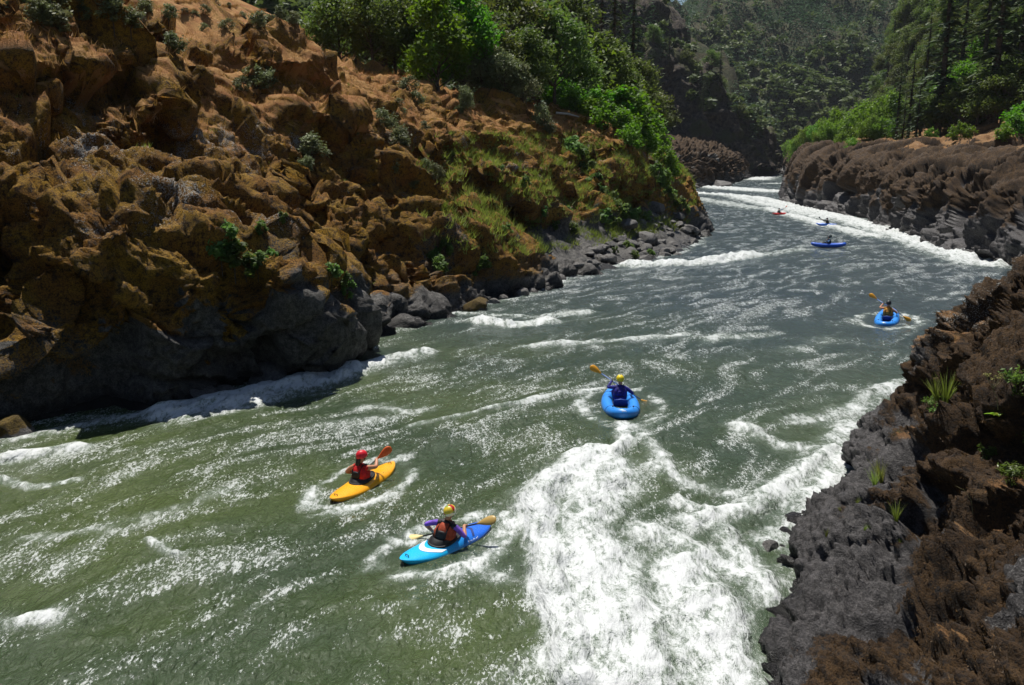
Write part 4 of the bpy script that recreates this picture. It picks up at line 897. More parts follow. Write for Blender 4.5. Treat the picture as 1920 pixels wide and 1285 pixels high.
def quads(C, U, W):
    """quads from centres C, half-axes U and W"""
    V = np.stack([C - U - W, C + U - W, C + U + W, C - U + W], 1).reshape(-1, 3)
    return V, np.arange(len(V)).reshape(-1, 4)
def leaves(C, size, rng, up=.4, aspect=1.6):
    n = len(C); a = rng.normal(size=(n, 3)); a[:, 2] += up * rng.normal(size=n) * 0 
    nrm = rng.normal(size=(n, 3)); nrm[:, 2] = np.abs(nrm[:, 2]) + up; nrm /= np.linalg.norm(nrm, axis=1, keepdims=True)
    u = np.cross(nrm, a); u /= np.linalg.norm(u, axis=1, keepdims=True); w = np.cross(nrm, u)
    s = size * (.6 + .8 * rng.random((n, 1))); 
    # leaf = rhombus-like quad
    V = np.stack([C - u * s * aspect * .5, C + w * s * .38 + u * s * .05, C + u * s * aspect * .5, C - w * s * .38 + u * s * .05], 1).reshape(-1, 3)
    return V, np.arange(4 * n).reshape(-1, 4)
def tube(pts, radii, n=7):
    P = np.asarray(pts, float); V = []; Fc = []
    for i, p in enumerate(P):
        d = P[min(i + 1, len(P) - 1)] - P[max(i - 1, 0)]; d /= np.linalg.norm(d) + 1e-9
        a = np.cross(d, [0.31, 0.87, 0.38] if abs(d[2]) > .5 else [0, 0, 1]); a /= np.linalg.norm(a); b = np.cross(d, a)
        th = np.linspace(0, 2 * np.pi, n, endpoint=False); V.append(p + radii[i] * (np.cos(th)[:, None] * a + np.sin(th)[:, None] * b))
    for i in range(len(P) - 1):
        for j in range(n): Fc.append([i * n + j, i * n + (j + 1) % n, (i + 1) * n + (j + 1) % n, (i + 1) * n + j])
    return np.vstack(V), np.array(Fc)
def join(parts):
    V = []; Fc = []; o = 0
    for v, f in parts: V.append(v); Fc.append(f + o); o += len(v)
    return np.vstack(V), np.vstack(Fc)
def broadleaf(seed, h=10., rad=4., nl=2600, leaf=.34, trunk_h=.28, clumps=15, flat=.8):
    rng = np.random.default_rng(seed); parts = []
    top = np.array([rng.normal() * .4, rng.normal() * .4, h * .7])
    tr = [np.array([0, 0, -.6]), np.array([0, 0, h * trunk_h * .5]), np.array([.1, .05, h * trunk_h]), top * [.6, .6, .75], top]
    parts.append(tube(tr, [h * .024, h * .02, h * .017, h * .010, h * .003]))
    cc = []
    for i in range(clumps):
        a = rng.random() * 2 * np.pi; zz = h * (trunk_h + .08 + (.90 - trunk_h) * (i + .5) / clumps); k = math.sin(math.pi * min(1, (zz / h - trunk_h * .55) / (1.06 - trunk_h * .55)) ** .8)
        r = rad * k * (.35 + .55 * rng.random()); cc.append((np.array([math.cos(a) * r, math.sin(a) * r, zz]), rad * (.30 + .22 * rng.random()) * (.55 + .5 * k)))
        st = np.array([.05, .02, max(h * trunk_h * .8, zz - r * .9 - .3)]); parts.append(tube([st, st * .4 + cc[-1][0] * .6 + [0, 0, -.15 * r], cc[-1][0]], [h * .009, h * .006, h * .002], 5))
    trunk = join(parts); C = []
    wts = np.array([c[1]**2 for c in cc]); wts /= wts.sum()
    for (c, r), w in zip(cc, wts):
        n = int(nl * w); d = rng.normal(size=(n, 3)); d /= np.linalg.norm(d, axis=1, keepdims=True)
        # uneven clumps: sub-tufts on the shell
        tf = rng.normal(size=(9, 3)); tf /= np.linalg.norm(tf, axis=1, keepdims=True); d = d * .75 + tf[rng.integers(0, 9, n)] * .55
        C.append(c + d * r * (.55 + .5 * rng.random((n, 1))) * [1, 1, flat])
    return trunk, leaves(np.vstack(C), leaf, rng)
def conifer(seed, h=22., rad=3.4, whorls=26, nb=7, per=8, bare=.12):
    rng = np.random.default_rng(seed); tr = tube([[0, 0, -.8], [0, 0, h * .3], [.1, 0, h * .7], [.05, .05, h]], [h * .016, h * .013, h * .006, h * .001])
    C, U, W = [], [], []
    for i in range(whorls):
        f = (i + rng.random() * .6) / whorls; z = h * (bare + (1 - bare) * f); L = rad * (1 - f) ** .8 * (.7 + .5 * rng.random()) + .15
        for b in range(nb):
            a = rng.random() * 2 * np.pi; l = L * (.55 + .5 * rng.random()); d = np.array([math.cos(a), math.sin(a), 0]); sd_ = np.array([-math.sin(a), math.cos(a), 0])
            for k in range(per):
                s = (k + .6) / per; droop = .25 * s - .55 * s * s
                c = d * l * s + [0, 0, z + l * droop] + rng.normal(size=3) * .06 * l; wd = l * (.26 * (1 - s) + .10) * (1 if k % 2 else .8)
                dirv = d * (.8) + sd_ * (rng.random() - .5) * 1.3 + [0, 0, -.25 + .3 * (rng.random() - .5)]; dirv /= np.linalg.norm(dirv)
                C.append(c); U.append(dirv * l * .17); wv = np.cross(dirv, [0, 0, 1]) + [0, 0, .5 * (rng.random() - .5)]; W.append(wv * wd * .55)
    C, U, W = map(np.array, (C, U, W))
    V = np.stack([C - U, C + W, C + U * 1.3, C - W], 1).reshape(-1, 3)
    return tr, (V, np.arange(len(V)).reshape(-1, 4))
PROTO = {}
def tree_proto(key, trunk, crown, mat):
    PROTO[key] = (mesh_np(key + '_trunk', *trunk, M['bark']), mesh_np(key + '_crown', *crown, mat, smooth=False))
for k in range(3):
    tree_proto('oak%d' % k, *broadleaf(20 + k, 10, 4.2, 5200, .30, .22, 19), M['oak'])
    tree_proto('fir%d' % k, *conifer(30 + k, 22, 3.6 - .3 * k), M['fir'])
for k in range(2):
    tree_proto('bright%d' % k, *broadleaf(40 + k, 8, 3.4, 6500, .24, .14, 22), M['bright'])
    tree_proto('willow%d' % k, *broadleaf(50 + k, 5, 2.9, 4200, .22, .06, 18, 1.0), M['willow'])
    tree_proto('green%d' % k, *broadleaf(60 + k, 2.4, 1.5, 1400, .20, .05, 13, 1.0), M['bright'])
NAMES = dict(oak='oak_tree', fir='fir_tree', bright='maple_tree', willow='willow_tree', green='leafy_shrub')
CATS = dict(oak='tree', fir='tree', bright='tree', willow='tree', green='shrub')
HREF = dict(oak=10, fir=22, bright=8, willow=5, green=2.4)
def plant_tree(kind, P, h, label, group, parts=True, wide=1.0, lean=0.0):
    key = kind + str(random.randrange(sum(1 for q in PROTO if q.startswith(kind))))
    tr, cr = PROTO[key]; s = h / HREF[kind]
    root = empty(NAMES[kind], P, random.random() * 6.28); root.scale = (s * wide, s * wide, s)
    root.rotation_euler[0] = lean * random.uniform(-1, 1); root.rotation_euler[1] = lean * random.uniform(-1, 1)
    link(bpy.data.objects.new('trunk', tr), root); link(bpy.data.objects.new('crown', cr), root)
    return tag(root, label, CATS[kind], group)
def ground_at(px, Y, surf='L', dy=0):
    x = (px - 960) / F_PX * Y / math.cos(0) * 1.0
    x = ray(px, 150)[0] * Y / ray(px, 150)[1]
    if surf == 'H':
        z = float(hill_z(np.array(x), np.array(Y))); P, N = SRT.xy(x, Y)
        return np.array([x, Y, max(z, P[2]) if math.hypot(P[0] - x, P[1] - Y) < 1.5 else z])
    P, N = (SLF if surf == 'L' else SRT).xy(x, Y); return np.array([x, Y, P[2]])
# woods along the top of the left bank: (pixel column, distance, height, kind)
WOODS = [(640, 81, 7.2, 'oak'), (668, 83, 8.5, 'fir'), (700, 78, 6.75, 'oak'), (742, 81, 7.2, 'oak'), (770, 93, 13, 'fir'), (822, 75, 8.5, 'bright'), (868, 79, 8.5, 'bright'), (800, 83, 8, 'bright'), (905, 87, 8.55, 'oak'), (930, 83, 7.2, 'oak'),
         (955, 93, 11.7, 'oak'), (985, 85, 7.65, 'oak'), (1010, 101, 12.6, 'oak'), (1040, 91, 8.1, 'oak'), (1060, 109, 13.5, 'oak'), (1085, 97, 8.1, 'oak'), (1100, 121, 24, 'fir'), (1130, 107, 9.45, 'oak'), (1150, 125, 24, 'fir'), (1165, 113, 8.55, 'oak'),
         (1190, 125, 9.9, 'oak'), (1185, 141, 24, 'fir'), (1205, 135, 9, 'oak'), (1075, 135, 26, 'fir'), (1125, 145, 27, 'fir'), (1030, 125, 25, 'fir'), (980, 117, 24, 'fir'), (925, 111, 22, 'fir'), (870, 105, 20, 'fir'), (820, 101, 15.3, 'oak'),
         (720, 97, 12.6, 'oak'), (660, 95, 11.7, 'oak'), (1000, 143, 26, 'fir'), (940, 133, 24, 'fir'), (1160, 159, 26, 'fir'), (1195, 169, 24, 'fir'), (1050, 159, 28, 'fir'), (880, 127, 18, 'oak'), (1215, 155, 10.8, 'oak'), (1100, 105, 8, 'willow'), (1150, 117, 7, 'willow')]
WL = dict(oak='dark green oak in the woods along the top of the mossy left bank', fir='tall dark fir rising behind the oaks above the mossy left bank',
          bright='bright green maple at the edge of the woods above dry grass', willow='pale green willow at the foot of the oaks above the left bank')
ML = iter(['bright green maple nearest the dry grass at the edge of the woods', 'bright green maple between the other maple and the grey willow bush', 'slim bright green maple rising behind the two bright ones'])
for (px, Y, h, kind) in WOODS:
    plant_tree(kind, ground_at(px, Y, 'L'), h * random.uniform(.92, 1.1), next(ML) if kind == 'bright' else WL[kind], {'oak': 'oaks above the left bank', 'fir': 'firs behind the oaks above the left bank', 'bright': 'bright maples above the left bank', 'willow': 'willows below the oaks'}[kind])
# bright green shrub belt where the woods meet the slope
for (px, py, Y, h) in [(1030, 160, 74, 2.2), (1050, 175, 76, 2.4), (1075, 170, 80, 2.6), (1100, 185, 82, 2.6), (1080, 200, 76, 2.0), (1120, 200, 84, 2.6), (1105, 215, 79, 2.2), (1145, 205, 90, 3.0), (1140, 230, 84, 2.2), (1165, 215, 94, 3.4),
                     (1165, 240, 88, 2.4), (1185, 230, 98, 3.4), (1200, 205, 112, 4), (1205, 245, 98, 2.6), (1190, 255, 92, 2.0), (1222, 250, 108, 3.0), (1215, 270, 100, 2.2), (1235, 275, 116, 2.6), (1228, 225, 125, 4), (1245, 300, 112, 2.2), (1258, 320, 112, 2.0), (1240, 330, 104, 1.6)]:
    P, N = SLF.px(px, py + 14); plant_tree('green', P, h * random.uniform(.9, 1.15), 'bright green leafy shrub in the belt between woods and rocky slope', 'green shrubs along the edge of the woods', wide=1.15)
# willows on the right bench
for (px, Y, h) in [(1395, 478, 9), (1405, 470, 10), (1425, 462, 11), (1445, 455, 12), (1468, 445, 14), (1490, 430, 12), (1435, 440, 8), (1555, 205, 6.5), (1575, 196, 8.5), (1600, 190, 8), (1622, 186, 9.5), (1648, 182, 8.5), (1672, 180, 10.5), (1692, 182, 8), (1590, 182, 5.5), (1640, 174, 5.5), (1665, 172, 5), (1690, 170, 5.2), (1520, 250, 7), (1540, 236, 6.5), (1500, 290, 9), (1512, 300, 8), (1610, 168, 4), (1560, 190, 5)]:
    P = ground_at(px, Y, 'H'); 
    if P[2] < 8: P = ground_at(px, Y, 'R')
    plant_tree('willow', P, h * .82, 'bright green willow standing on the bench behind the dark right bank', 'willows on the right bench', wide=.95)
for (px, py, h) in [(1800, 262, 2.2), (1745, 262, 1.6), (1900, 262, 3.0), (1915, 240, 3.4), (1880, 262, 1.8), (1840, 225, 2.6), (1860, 218, 2.4)]:
    P, N = SRT.px(px, py); plant_tree('green', P, h, 'small bright green shrub growing on the dry right bench', 'small shrubs on the right bench', wide=1.1)
# firs and oaks of the right hillside
for (px, Y, h, lb) in [(1768, 150, 36, 'tall dark fir with bare lower trunk standing above the willows'), (1712, 158, 17, None), (1690, 166, 15, None), (1866, 140, 36, 'tall dark fir with bare lower trunk behind the oaks of the meadow'), (1842, 162, 34, None), (1908, 150, 34, None), (1800, 172, 32, None), (1735, 172, 24, None), (1885, 168, 34, None), (1728, 151, 12, 'short dense fir at the edge of the meadow beside the willows'), (1702, 156, 10, None)]:
    plant_tree('fir', ground_at(px, Y, 'H'), h, lb or 'dark fir on the right hillside above the meadow', 'firs on the right hillside')
for (px, Y, h) in [(1765, 150, 7), (1790, 148, 7.5), (1815, 144, 8), (1840, 142, 8), (1862, 140, 9), (1885, 136, 9), (1910, 134, 9), (1750, 156, 7), (1735, 160, 8), (1870, 150, 11), (1905, 150, 11), (1830, 152, 10)]:
    plant_tree('oak', ground_at(px, Y, 'H'), h, 'dark rounded oak at the upper edge of the dry meadow', 'oaks above the meadow')
for (px, Y, h) in [(1805, 158, 11), (1835, 162, 12), (1850, 172, 12), (1780, 165, 9)]:
    plant_tree('bright', ground_at(px, Y, 'H'), h, 'bright green maple among the firs of the right hillside', 'maples on the right hillside')
tick('near trees')

# wooded slopes: the largest trees one by one, the rest as one wood
def low_tree(seed, kind):
    rng = np.random.default_rng(seed)
    if kind == 'fir':
        (tv, tf), (v, f) = conifer(seed, 1.0, .18, 9, 4, 3, .08); return v, f
    n = 95; d = rng.normal(size=(n, 3)); d /= np.linalg.norm(d, axis=1, keepdims=True); tf = rng.normal(size=(8, 3)); tf /= np.linalg.norm(tf, axis=1, keepdims=True)
    d = d * .7 + tf[rng.integers(0, 8, n)] * .5; C = d * [.40, .40, .42] * (.6 + .45 * rng.random((n, 1))) + [0, 0, .52]
    return leaves(C, .19, rng, .5)
LOWF = [low_tree(80 + k, 'fir') for k in range(3)]; LOWB = [low_tree(90 + k, 'oak') for k in range(4)]; LOWF2 = [(lambda q: (q[0], q[1]))(conifer(85 + k, 1.0, .19, 7, 4, 2, .08)[1]) for k in range(3)]
def scatter(n, xr_, yr_, rng):
    x = rng.uniform(*xr_, n); y = rng.uniform(*yr_, n); z = hill_z(x, y); P = np.stack([x, y, z], 1)
    px, py, d = project(P); return P[(px > -60) & (px < 2000) & (py > -70) & (py < 420) & (z > 9.5)]
rng = np.random.default_rng(5)
RH = scatter(8500, (70, 330), (130, 420), rng); xbv = 68 + .195 * (RH[:, 1] - 120); RH = RH[(RH[:, 0] - xbv > 5) & (RH[:, 1] < 410)]
SPV = SPD.reshape(-1, 3)[(SPN[..., 2].ravel() > .42) & (SPD[..., 2].ravel() > 10)]; SPV = SPV[rng.permutation(len(SPV))[:900]]
FR = scatter(13500, (-60, 560), (520, 860), rng); SP = SPV
LH = scatter(500, (-200, 60), (150, 340), rng); XLv = np.interp(LH[:, 1], ys, line_x(LEFT_LINE, ys)); LH = LH[(XLv - LH[:, 0]) > 34]
PTS = np.vstack([RH, SP, FR, LH]); zone = np.concatenate([np.zeros(len(RH)), np.ones(len(SP)), np.full(len(FR), 2), np.full(len(LH), 3)])
# thin out by distance, keep a spacing
order = np.argsort(PTS[:, 1]); keep = []; cell = {}
for i in order:
    x, y = PTS[i, 0], PTS[i, 1]; r = (2.3, 3.0, 4.2, 3.0)[int(zone[i])]; c = (int(x // r), int(y // r)); ok = True
    for dx in (-1, 0, 1):
        for dy in (-1, 0, 1):
            for j in cell.get((c[0] + dx, c[1] + dy), ()):
                if (PTS[j, 0] - x)**2 + (PTS[j, 1] - y)**2 < r * r: ok = False
    if ok: cell.setdefault(c, []).append(i); keep.append(i)
PTS = PTS[keep]; zone = zone[keep]
nn = fbm(PTS * [.012, .012, 0], 3, 760)
firp = np.where(zone == 2, sstep(40, 120, PTS[:, 2]) * .85 + .10, np.where(zone == 0, .22, .25)) + .4 * nn
steep_at = np.interp(PTS[:, 2], [0, 1], [0, 0])
isf = rng.random(len(PTS)) < firp
bare = (zone == 1) & (rng.random(len(PTS)) < np.where(PTS[:, 2] < 45, .5, .3)); PTS, zone, isf = PTS[~bare], zone[~bare], isf[~bare]
size = np.where(isf, 13 + 8 * rng.random(len(PTS)), 6.0 + 4.5 * rng.random(len(PTS))) * np.where(zone == 1, .8, 1)
app = size / PTS[:, 1]; big = np.zeros(len(PTS), bool)
for f in (0, 1):
    idx = np.where((isf == f) & (zone != 3))[0]; big[idx[np.argsort(-app[idx])[:(130 if f else 260)]]] = True
for i in np.where(big)[0]:
    kind = 'fir' if isf[i] else 'oak'
    where = {0: ('on the steep right hillside', 'right hillside'), 1: ('on ledges of the dark cliff spur', 'cliff spur'), 2: ('on the far hillside', 'far hillside')}[int(zone[i])]
    plant_tree(kind, PTS[i], size[i], ('dark pointed fir among oaks ' if isf[i] else 'olive green rounded oak in the wood ') + where[0], ('firs of the ' if isf[i] else 'oaks of the ') + where[1], wide=1.0 if isf[i] else 1.15)
def mass(sel, protos, mat, name, label):
    V, Fc, o = [], [], 0
    for i in np.where(sel)[0]:
        v, f = protos[i % len(protos)]
        if PTS[i, 1] > 620: v, f = (LOWF2[i % 3] if isf[i] else (v[:220], f[:55]))
        a = rng.random() * 6.28; c, s_ = math.cos(a), math.sin(a)
        q = v @ np.array([[c, s_, 0], [-s_, c, 0], [0, 0, 1]]) * size[i] * [1.0 + .25 * rng.random(), 1.0 + .2 * rng.random(), 1] + PTS[i] - [0, 0, .3]
        V.append(q); Fc.append(f + o); o += len(v)
    ob = obj_np(name, np.vstack(V), np.vstack(Fc), mat, smooth=False); return tag(ob, label, 'wood', kind='stuff')
mass(~big & ~isf, LOWB, M['farleaf'], 'oak_wood', 'olive green oak wood covering the far canyon hillsides')
mass(~big & isf, LOWF, M['farfir'], 'fir_wood', 'dark fir forest covering the far canyon hillsides')
print('TREES', len(PTS), int(big.sum())); tick('forest')
# ------------------------------------------------------------------ boulders
def boulder_mesh(seed, mossy=0.0, flat=.7):
    bm = bmesh.new(); bmesh.ops.create_icosphere(bm, subdivisions=4, radius=1.0); me = bpy.data.meshes.new('boulder'); bm.to_mesh(me); bm.free()
    n = len(me.vertices); co = np.zeros(n * 3, np.float32); me.vertices.foreach_get('co', co); v = co.reshape(-1, 3); rng = np.random.default_rng(seed)
    # cut by random planes for flat faces and edges, then roughen
    for _ in range(15):
        d = rng.normal(size=3); d /= np.linalg.norm(d); k = .58 + .34 * rng.random(); s = v @ d; v = v - np.outer(np.maximum(0, s - k) * .93, d)
    v = v * (1 + .06 * fbm(v * 2.2 + seed, 3, seed)[:, None] + .035 * fbm(v * 6 + seed, 3, seed + 5)[:, None]) * [1, .8 + .3 * rng.random(), flat]
    me.vertices.foreach_set('co', v.astype(np.float32).ravel()); me.polygons.foreach_set('use_smooth', np.ones(len(me.polygons), bool))
    nz_ = v[:, 2] / np.linalg.norm(v, axis=1); ms = np.clip(mossy * sstep(-.1, .5, nz_ + .3 * fbm(v * 2 + 3, 3, seed + 9)), 0, 1)
    for nm, a in (('moss', ms), ('wet', 1 - sstep(-.35, -.1, v[:, 2] / flat)), ('lichen', np.full(n, .18)), ('dry', np.zeros(n))):
        at = me.attributes.new(nm, 'FLOAT', 'POINT'); at.data.foreach_set('value', np.asarray(a, np.float32))
    me.materials.append(M['boulder']); me.update(); return me
M['boulder'] = rock_material('boulder_rock', (.175, .165, .155), (.075, .07, .066), (.13, .085, .014), (.11, .075, .018), (.05, .03, .008), (.2, .1, .05), (.2, .1, .05), (.3, .29, .27), 1.4)
BG = [boulder_mesh(900 + k, 0, .62 + .05 * k) for k in range(5)]; BM_ = [boulder_mesh(950 + k, .95, .75) for k in range(3)]
def boulder(P, r, label, group=None, mossy=False, sink=.35, sc_=(1, 1, 1)):
    o = link(bpy.data.objects.new('boulder', random.choice(BM_ if mossy else BG))); o.location = (P[0], P[1], P[2] + r * (.5 - sink)); o.rotation_euler = (random.uniform(-.25, .25), random.uniform(-.25, .25), random.random() * 6.28)
    o.scale = (r * sc_[0], r * sc_[1], r * sc_[2]); return tag(o, label, 'boulder', group)
def wp(px, py): x, y = on_water(px, py); return np.array([x, y, float(zwater(y))])
boulder(wp(25, 822), .62, 'grey boulder with yellow mossy top at the foot of the black cliff', mossy=True, sc_=(.9, .9, 1.2))
boulder(wp(375, 752), .95, 'long low dark boulder in the wash below the overhanging cliff', sc_=(1.35, 1, .8)); boulder(wp(420, 748), .6, 'dark wet boulder beside the long low one below the cliff')
boulder(wp(500, 722), .72, 'angular grey boulder standing in foam below the pointed rock', sc_=(1, 1, 1.1)); boulder(wp(560, 712), .62, 'small dark boulder in foam beside the angular grey one')
boulder(wp(455, 742), .28, 'fist of dark rock in the foam between the cliff boulders'); boulder(wp(470, 742), .25, 'tiny dark rock in the foam between the cliff boulders')
boulder(wp(890, 583), .85, 'rounded boulder covered in bright yellow green moss at the waterline', mossy=True)
for (px, py, r) in [(745, 612, .3), (790, 602, .4), (815, 594, .3), (842, 586, .35), (925, 570, .4), (945, 562, .35), (980, 556, .5), (1000, 550, .4), (1030, 540, .5), (1048, 528, .5), (1070, 522, .4), (700, 632, .35), (660, 660, .35), (640, 672, .35)]:
    boulder(wp(px, py), r, 'grey boulder in the row along the waterline of the left bank', 'boulders along the left waterline')
poly = [(1080, 500), (1130, 455), (1190, 405), (1260, 395), (1300, 400), (1320, 428), (1300, 455), (1285, 480), (1200, 497)]
def inside(x, y, P):
    c = False; j = len(P) - 1
    for i in range(len(P)):
        if (P[i][1] > y) != (P[j][1] > y) and x < (P[j][0] - P[i][0]) * (y - P[i][1]) / (P[j][1] - P[i][1]) + P[i][0]: c = not c
        j = i
    return c
for (px, py, r) in [(1228, 398, 1.35), (1172, 428, 1.1), (1212, 452, .95), (1262, 470, .8), (1290, 425, .8), (1305, 432, .6)]:
    P, N = SLF.px(px, py); boulder(P, r, 'large grey boulder standing above the jumble on the rocky point', 'large boulders on the rocky point')
cnt = 0
while cnt < 85:
    px, py = random.uniform(1080, 1322), random.uniform(395, 500)
    if not inside(px, py, poly): continue
    P, N = SLF.px(px, py); cnt += 1
    boulder(P, random.choice([.25, .3, .35, .45, .6]), 'grey stone in the jumble on the rocky point', 'stones on the rocky point')
boulder(wp(1442, 1030), .22, 'small black rock breaking the surface beside the near right bank')
boulder(wp(1352, 352), 3.0, 'large square dark block standing in the river below the far bench', sc_=(1, 1, 1.1)); boulder(wp(1300, 354), 2.0, 'pale rock at the foot of the far bench', sc_=(1.3, 1, .8))
boulder(wp(1412, 326), 2.2, 'small dark block at the tip of the far bench')

# ------------------------------------------------------------------ shrubs and herbs on the banks
for k in range(2):
    tree_proto('sage%d' % k, *broadleaf(120 + k, 1.2, .7, 900, .10, .08, 12, 1.0), M['sage']); tree_proto('pale%d' % k, *broadleaf(130 + k, .6, .4, 420, .07, .05, 8, 1.0), M['pale'])
    tree_proto('herb%d' % k, *broadleaf(140 + k, .8, .45, 520, .11, .05, 9, 1.1), M['herb']); tree_proto('tall%d' % k, *broadleaf(150 + k, 4.5, 2.3, 3000, .20, .12, 18, 1.0), M['sage'])
for k_, n_, c_, h_ in (('sage', 'sage_shrub', 'shrub', 1.2), ('pale', 'pale_shrub', 'shrub', .6), ('herb', 'green_herb', 'plant', .8), ('tall', 'grey_willow', 'shrub', 4.5)): NAMES[k_], CATS[k_], HREF[k_] = n_, c_, h_
for (px, py, h, w, lb) in [(905, 178, 4.6, .9, 'tallest grey green willow bush on the crest of the grassy slope'), (945, 180, 3.6, 1.1, 'broad grey green willow bush beside the tallest one on the crest'), (980, 190, 3.0, 1.0, 'grey green willow bush between the broad bush and the green shrubs'), (870, 205, 1.8, 1.0, 'low grey green willow bush just below the tallest one')]:
    P, N = SLF.px(px, py); plant_tree('tall', P - [0, 0, .1], h, lb, 'grey green bushes on the crest', wide=w)
for (px, py, h) in [(655, 88, 1.3), (480, 165, 1.2), (500, 162, 1.1), (455, 172, .9), (590, 300, 1.3), (580, 325, .9), (650, 262, 1.2), (740, 262, 1.2), (755, 280, 1.4), (742, 318, .9), (720, 240, 1.1), (770, 170, 1.1), (782, 195, .9), (755, 220, .7), (795, 245, .7), (330, 95, .8), (155, 20, 1.2), (70, 15, 1.1), (40, 20, .9), (640, 20, 1.2),
                     (670, 30, 1.0), (1010, 235, 1.6), (1030, 250, 1.4), (880, 195, .9), (860, 215, .8), (820, 330, .8), (800, 320, .7), (770, 355, .6), (745, 205, .7), (525, 30, .7)]:
    P, N = SLF.px(px, py); plant_tree('sage', P - [0, 0, .06], h * random.uniform(.9, 1.15), 'small grey green shrub rooted in the mossy rock of the left bank', 'small shrubs on the left bank', wide=random.uniform(.9, 1.2))
for _ in range(26):
    P, N = SLF.px(random.uniform(60, 620), random.uniform(2, 60)); plant_tree('sage', P - [0, 0, .08], random.uniform(.5, 1.1), 'low grey green shrub scattered over the dry grassy crest', 'low shrubs on the grassy crest', wide=1.2)
P, N = SLF.px(32, 378); plant_tree('pale', P, .5, 'little whitish shrub on the ledge above the black overhang', None)
for (px, py, h) in [(400, 455, .7), (430, 470, .9), (445, 490, .8), (415, 480, .7), (460, 520, .9), (480, 505, .6), (510, 500, .6), (375, 458, .5), (490, 435, .4), (525, 415, .4), (620, 520, .6), (640, 540, .6), (655, 555, .6), (820, 490, .8), (835, 480, .9), (828, 510, .9), (805, 485, .6), (870, 500, .7), (905, 505, .8), (890, 515, .6),
                     (1090, 310, 1.8), (1080, 295, 1.8), (1105, 325, 1.3), (1115, 355, 1.2), (1125, 375, 1.4), (1140, 390, 1.5), (1150, 405, 1.5), (1165, 410, 1.2), (1185, 412, 1.2), (1200, 420, 1.0), (1215, 415, .8), (1135, 420, 1.3), (1150, 430, 1.1), (1275, 395, 1.3), (1262, 385, 1.3), (1285, 402, 1.0), (1180, 470, .9), (1190, 485, .7), (1220, 480, .6), (1155, 475, .6), (1250, 365, 1.5), (1240, 350, 1.6), (1255, 375, 1.2), (1235, 330, 1.6), (950, 440, .7), (1015, 405, .8), (1035, 380, .8), (985, 350, .8), (940, 330, .8), (1040, 430, .8), (1075, 440, .8), (1060, 410, .9)]:
    P, N = SLF.px(px, py); plant_tree('herb', P - [0, 0, .05], h * random.uniform(.9, 1.15), 'leafy green herb growing from cracks low on the left bank', 'green herbs low on the left bank', wide=random.uniform(.9, 1.25))
# grasses: nobody could count them
def grass(surf, idx, n_bl, h, spread, mat, name, label, rng, wid=.012, bend=.5):
    base = np.repeat(surf.P[idx], n_bl, 0); n = len(base); nr = np.repeat(surf.N[idx], n_bl, 0)
    base = base + np.stack([rng.normal(size=n) * spread, rng.normal(size=n) * spread, np.zeros(n)], 1); base[:, 2] -= .03
    hh_ = np.repeat(h * (.6 + .8 * rng.random(len(idx))), n_bl) * (.6 + .6 * rng.random(n)); d = rng.normal(size=(n, 3)) * bend; d[:, 2] = 1; d += nr * .5; d /= np.linalg.norm(d, axis=1, keepdims=True)
    sd_ = np.cross(d, rng.normal(size=(n, 3))); sd_ /= np.linalg.norm(sd_, axis=1, keepdims=True); w = (wid * (.7 + .6 * rng.random(n)))[:, None]
    tip = base + d * hh_[:, None] + np.stack([d[:, 0], d[:, 1], np.full(n, -.25)], 1) * hh_[:, None] * .35 * bend
    V = np.stack([base - sd_ * w, base + sd_ * w, tip], 1).reshape(-1, 3)
    return tag(obj_np(name, V, np.arange(3 * n).reshape(-1, 3), mat, smooth=False), label, 'grass', kind='stuff')
rng = np.random.default_rng(77)
vis = SLF.ok & (SLF.x > -20) & (SLF.x < 1300) & (SLF.y > -30) & (SLF.y < 560) & (SLF.d < 130)
dry_f, hh_f = dryL.ravel(), hh.ravel()
# pick by area: weight by squared distance because the sheet is finer near by
wts = SLF.A * vis * sstep(.35, .7, dry_f); idx = rng.choice(len(wts), 30000, p=wts / wts.sum())
grass(SLF, idx[:18000], 6, .34, .12, M['drygrass'], 'dry_grass', 'tan dry grass covering the upper slopes of the left bank', rng)
grass(SLF, idx[18000:], 6, .26, .12, M['dryorange'], 'russet_grass', 'russet dry grass patches on the upper left bank', rng)
pat = fbm(SLF.P * .5, 3, 808); g_ = vis * sstep(760, 900, SLF.x) * (SLF.y > 250) * (SLF.y < 480) * sstep(-.15, .15, pat) * (hh_f > 1.2); wts = SLF.A * g_; idx = rng.choice(len(wts), 8000, p=wts / wts.sum())
grass(SLF, idx, 9, .50, .16, M['greengrass'], 'green_grass', 'green grass tufts among the rocks of the left bank', rng, .022)
g_ = vis * (SLF.x < 800) * sstep(.1, .3, pat) * (hh_f > 2.0) * (np.abs(SLF.N[:, 2]) > .5); wts = SLF.A * g_; idx = rng.choice(len(wts), 500, p=wts / wts.sum())
grass(SLF, idx, 7, .22, .10, M['greengrass'], 'green_grass', 'sparse green grass on mossy ledges of the left bank', rng)
vr_ = SRT.ok & (SRT.x > 1380) & (SRT.x < 1960) & (SRT.y > 380) & (SRT.y < 1330) & (SRT.d < 26); mr = mossR.ravel()
wts = SRT.A * vr_ * sstep(.4, .8, mr); idx = rng.choice(len(wts), 12000, p=wts / wts.sum())
M['mossf'] = leaf_mat('moss_fronds', (.050, .028, .010), (.105, .058, .020), .2, scale=2.0)
grass(SRT, idx, 4, .045, .035, M['mossf'], 'moss', 'dark brown moss fronds coating the near right bank', rng, .006, .9)
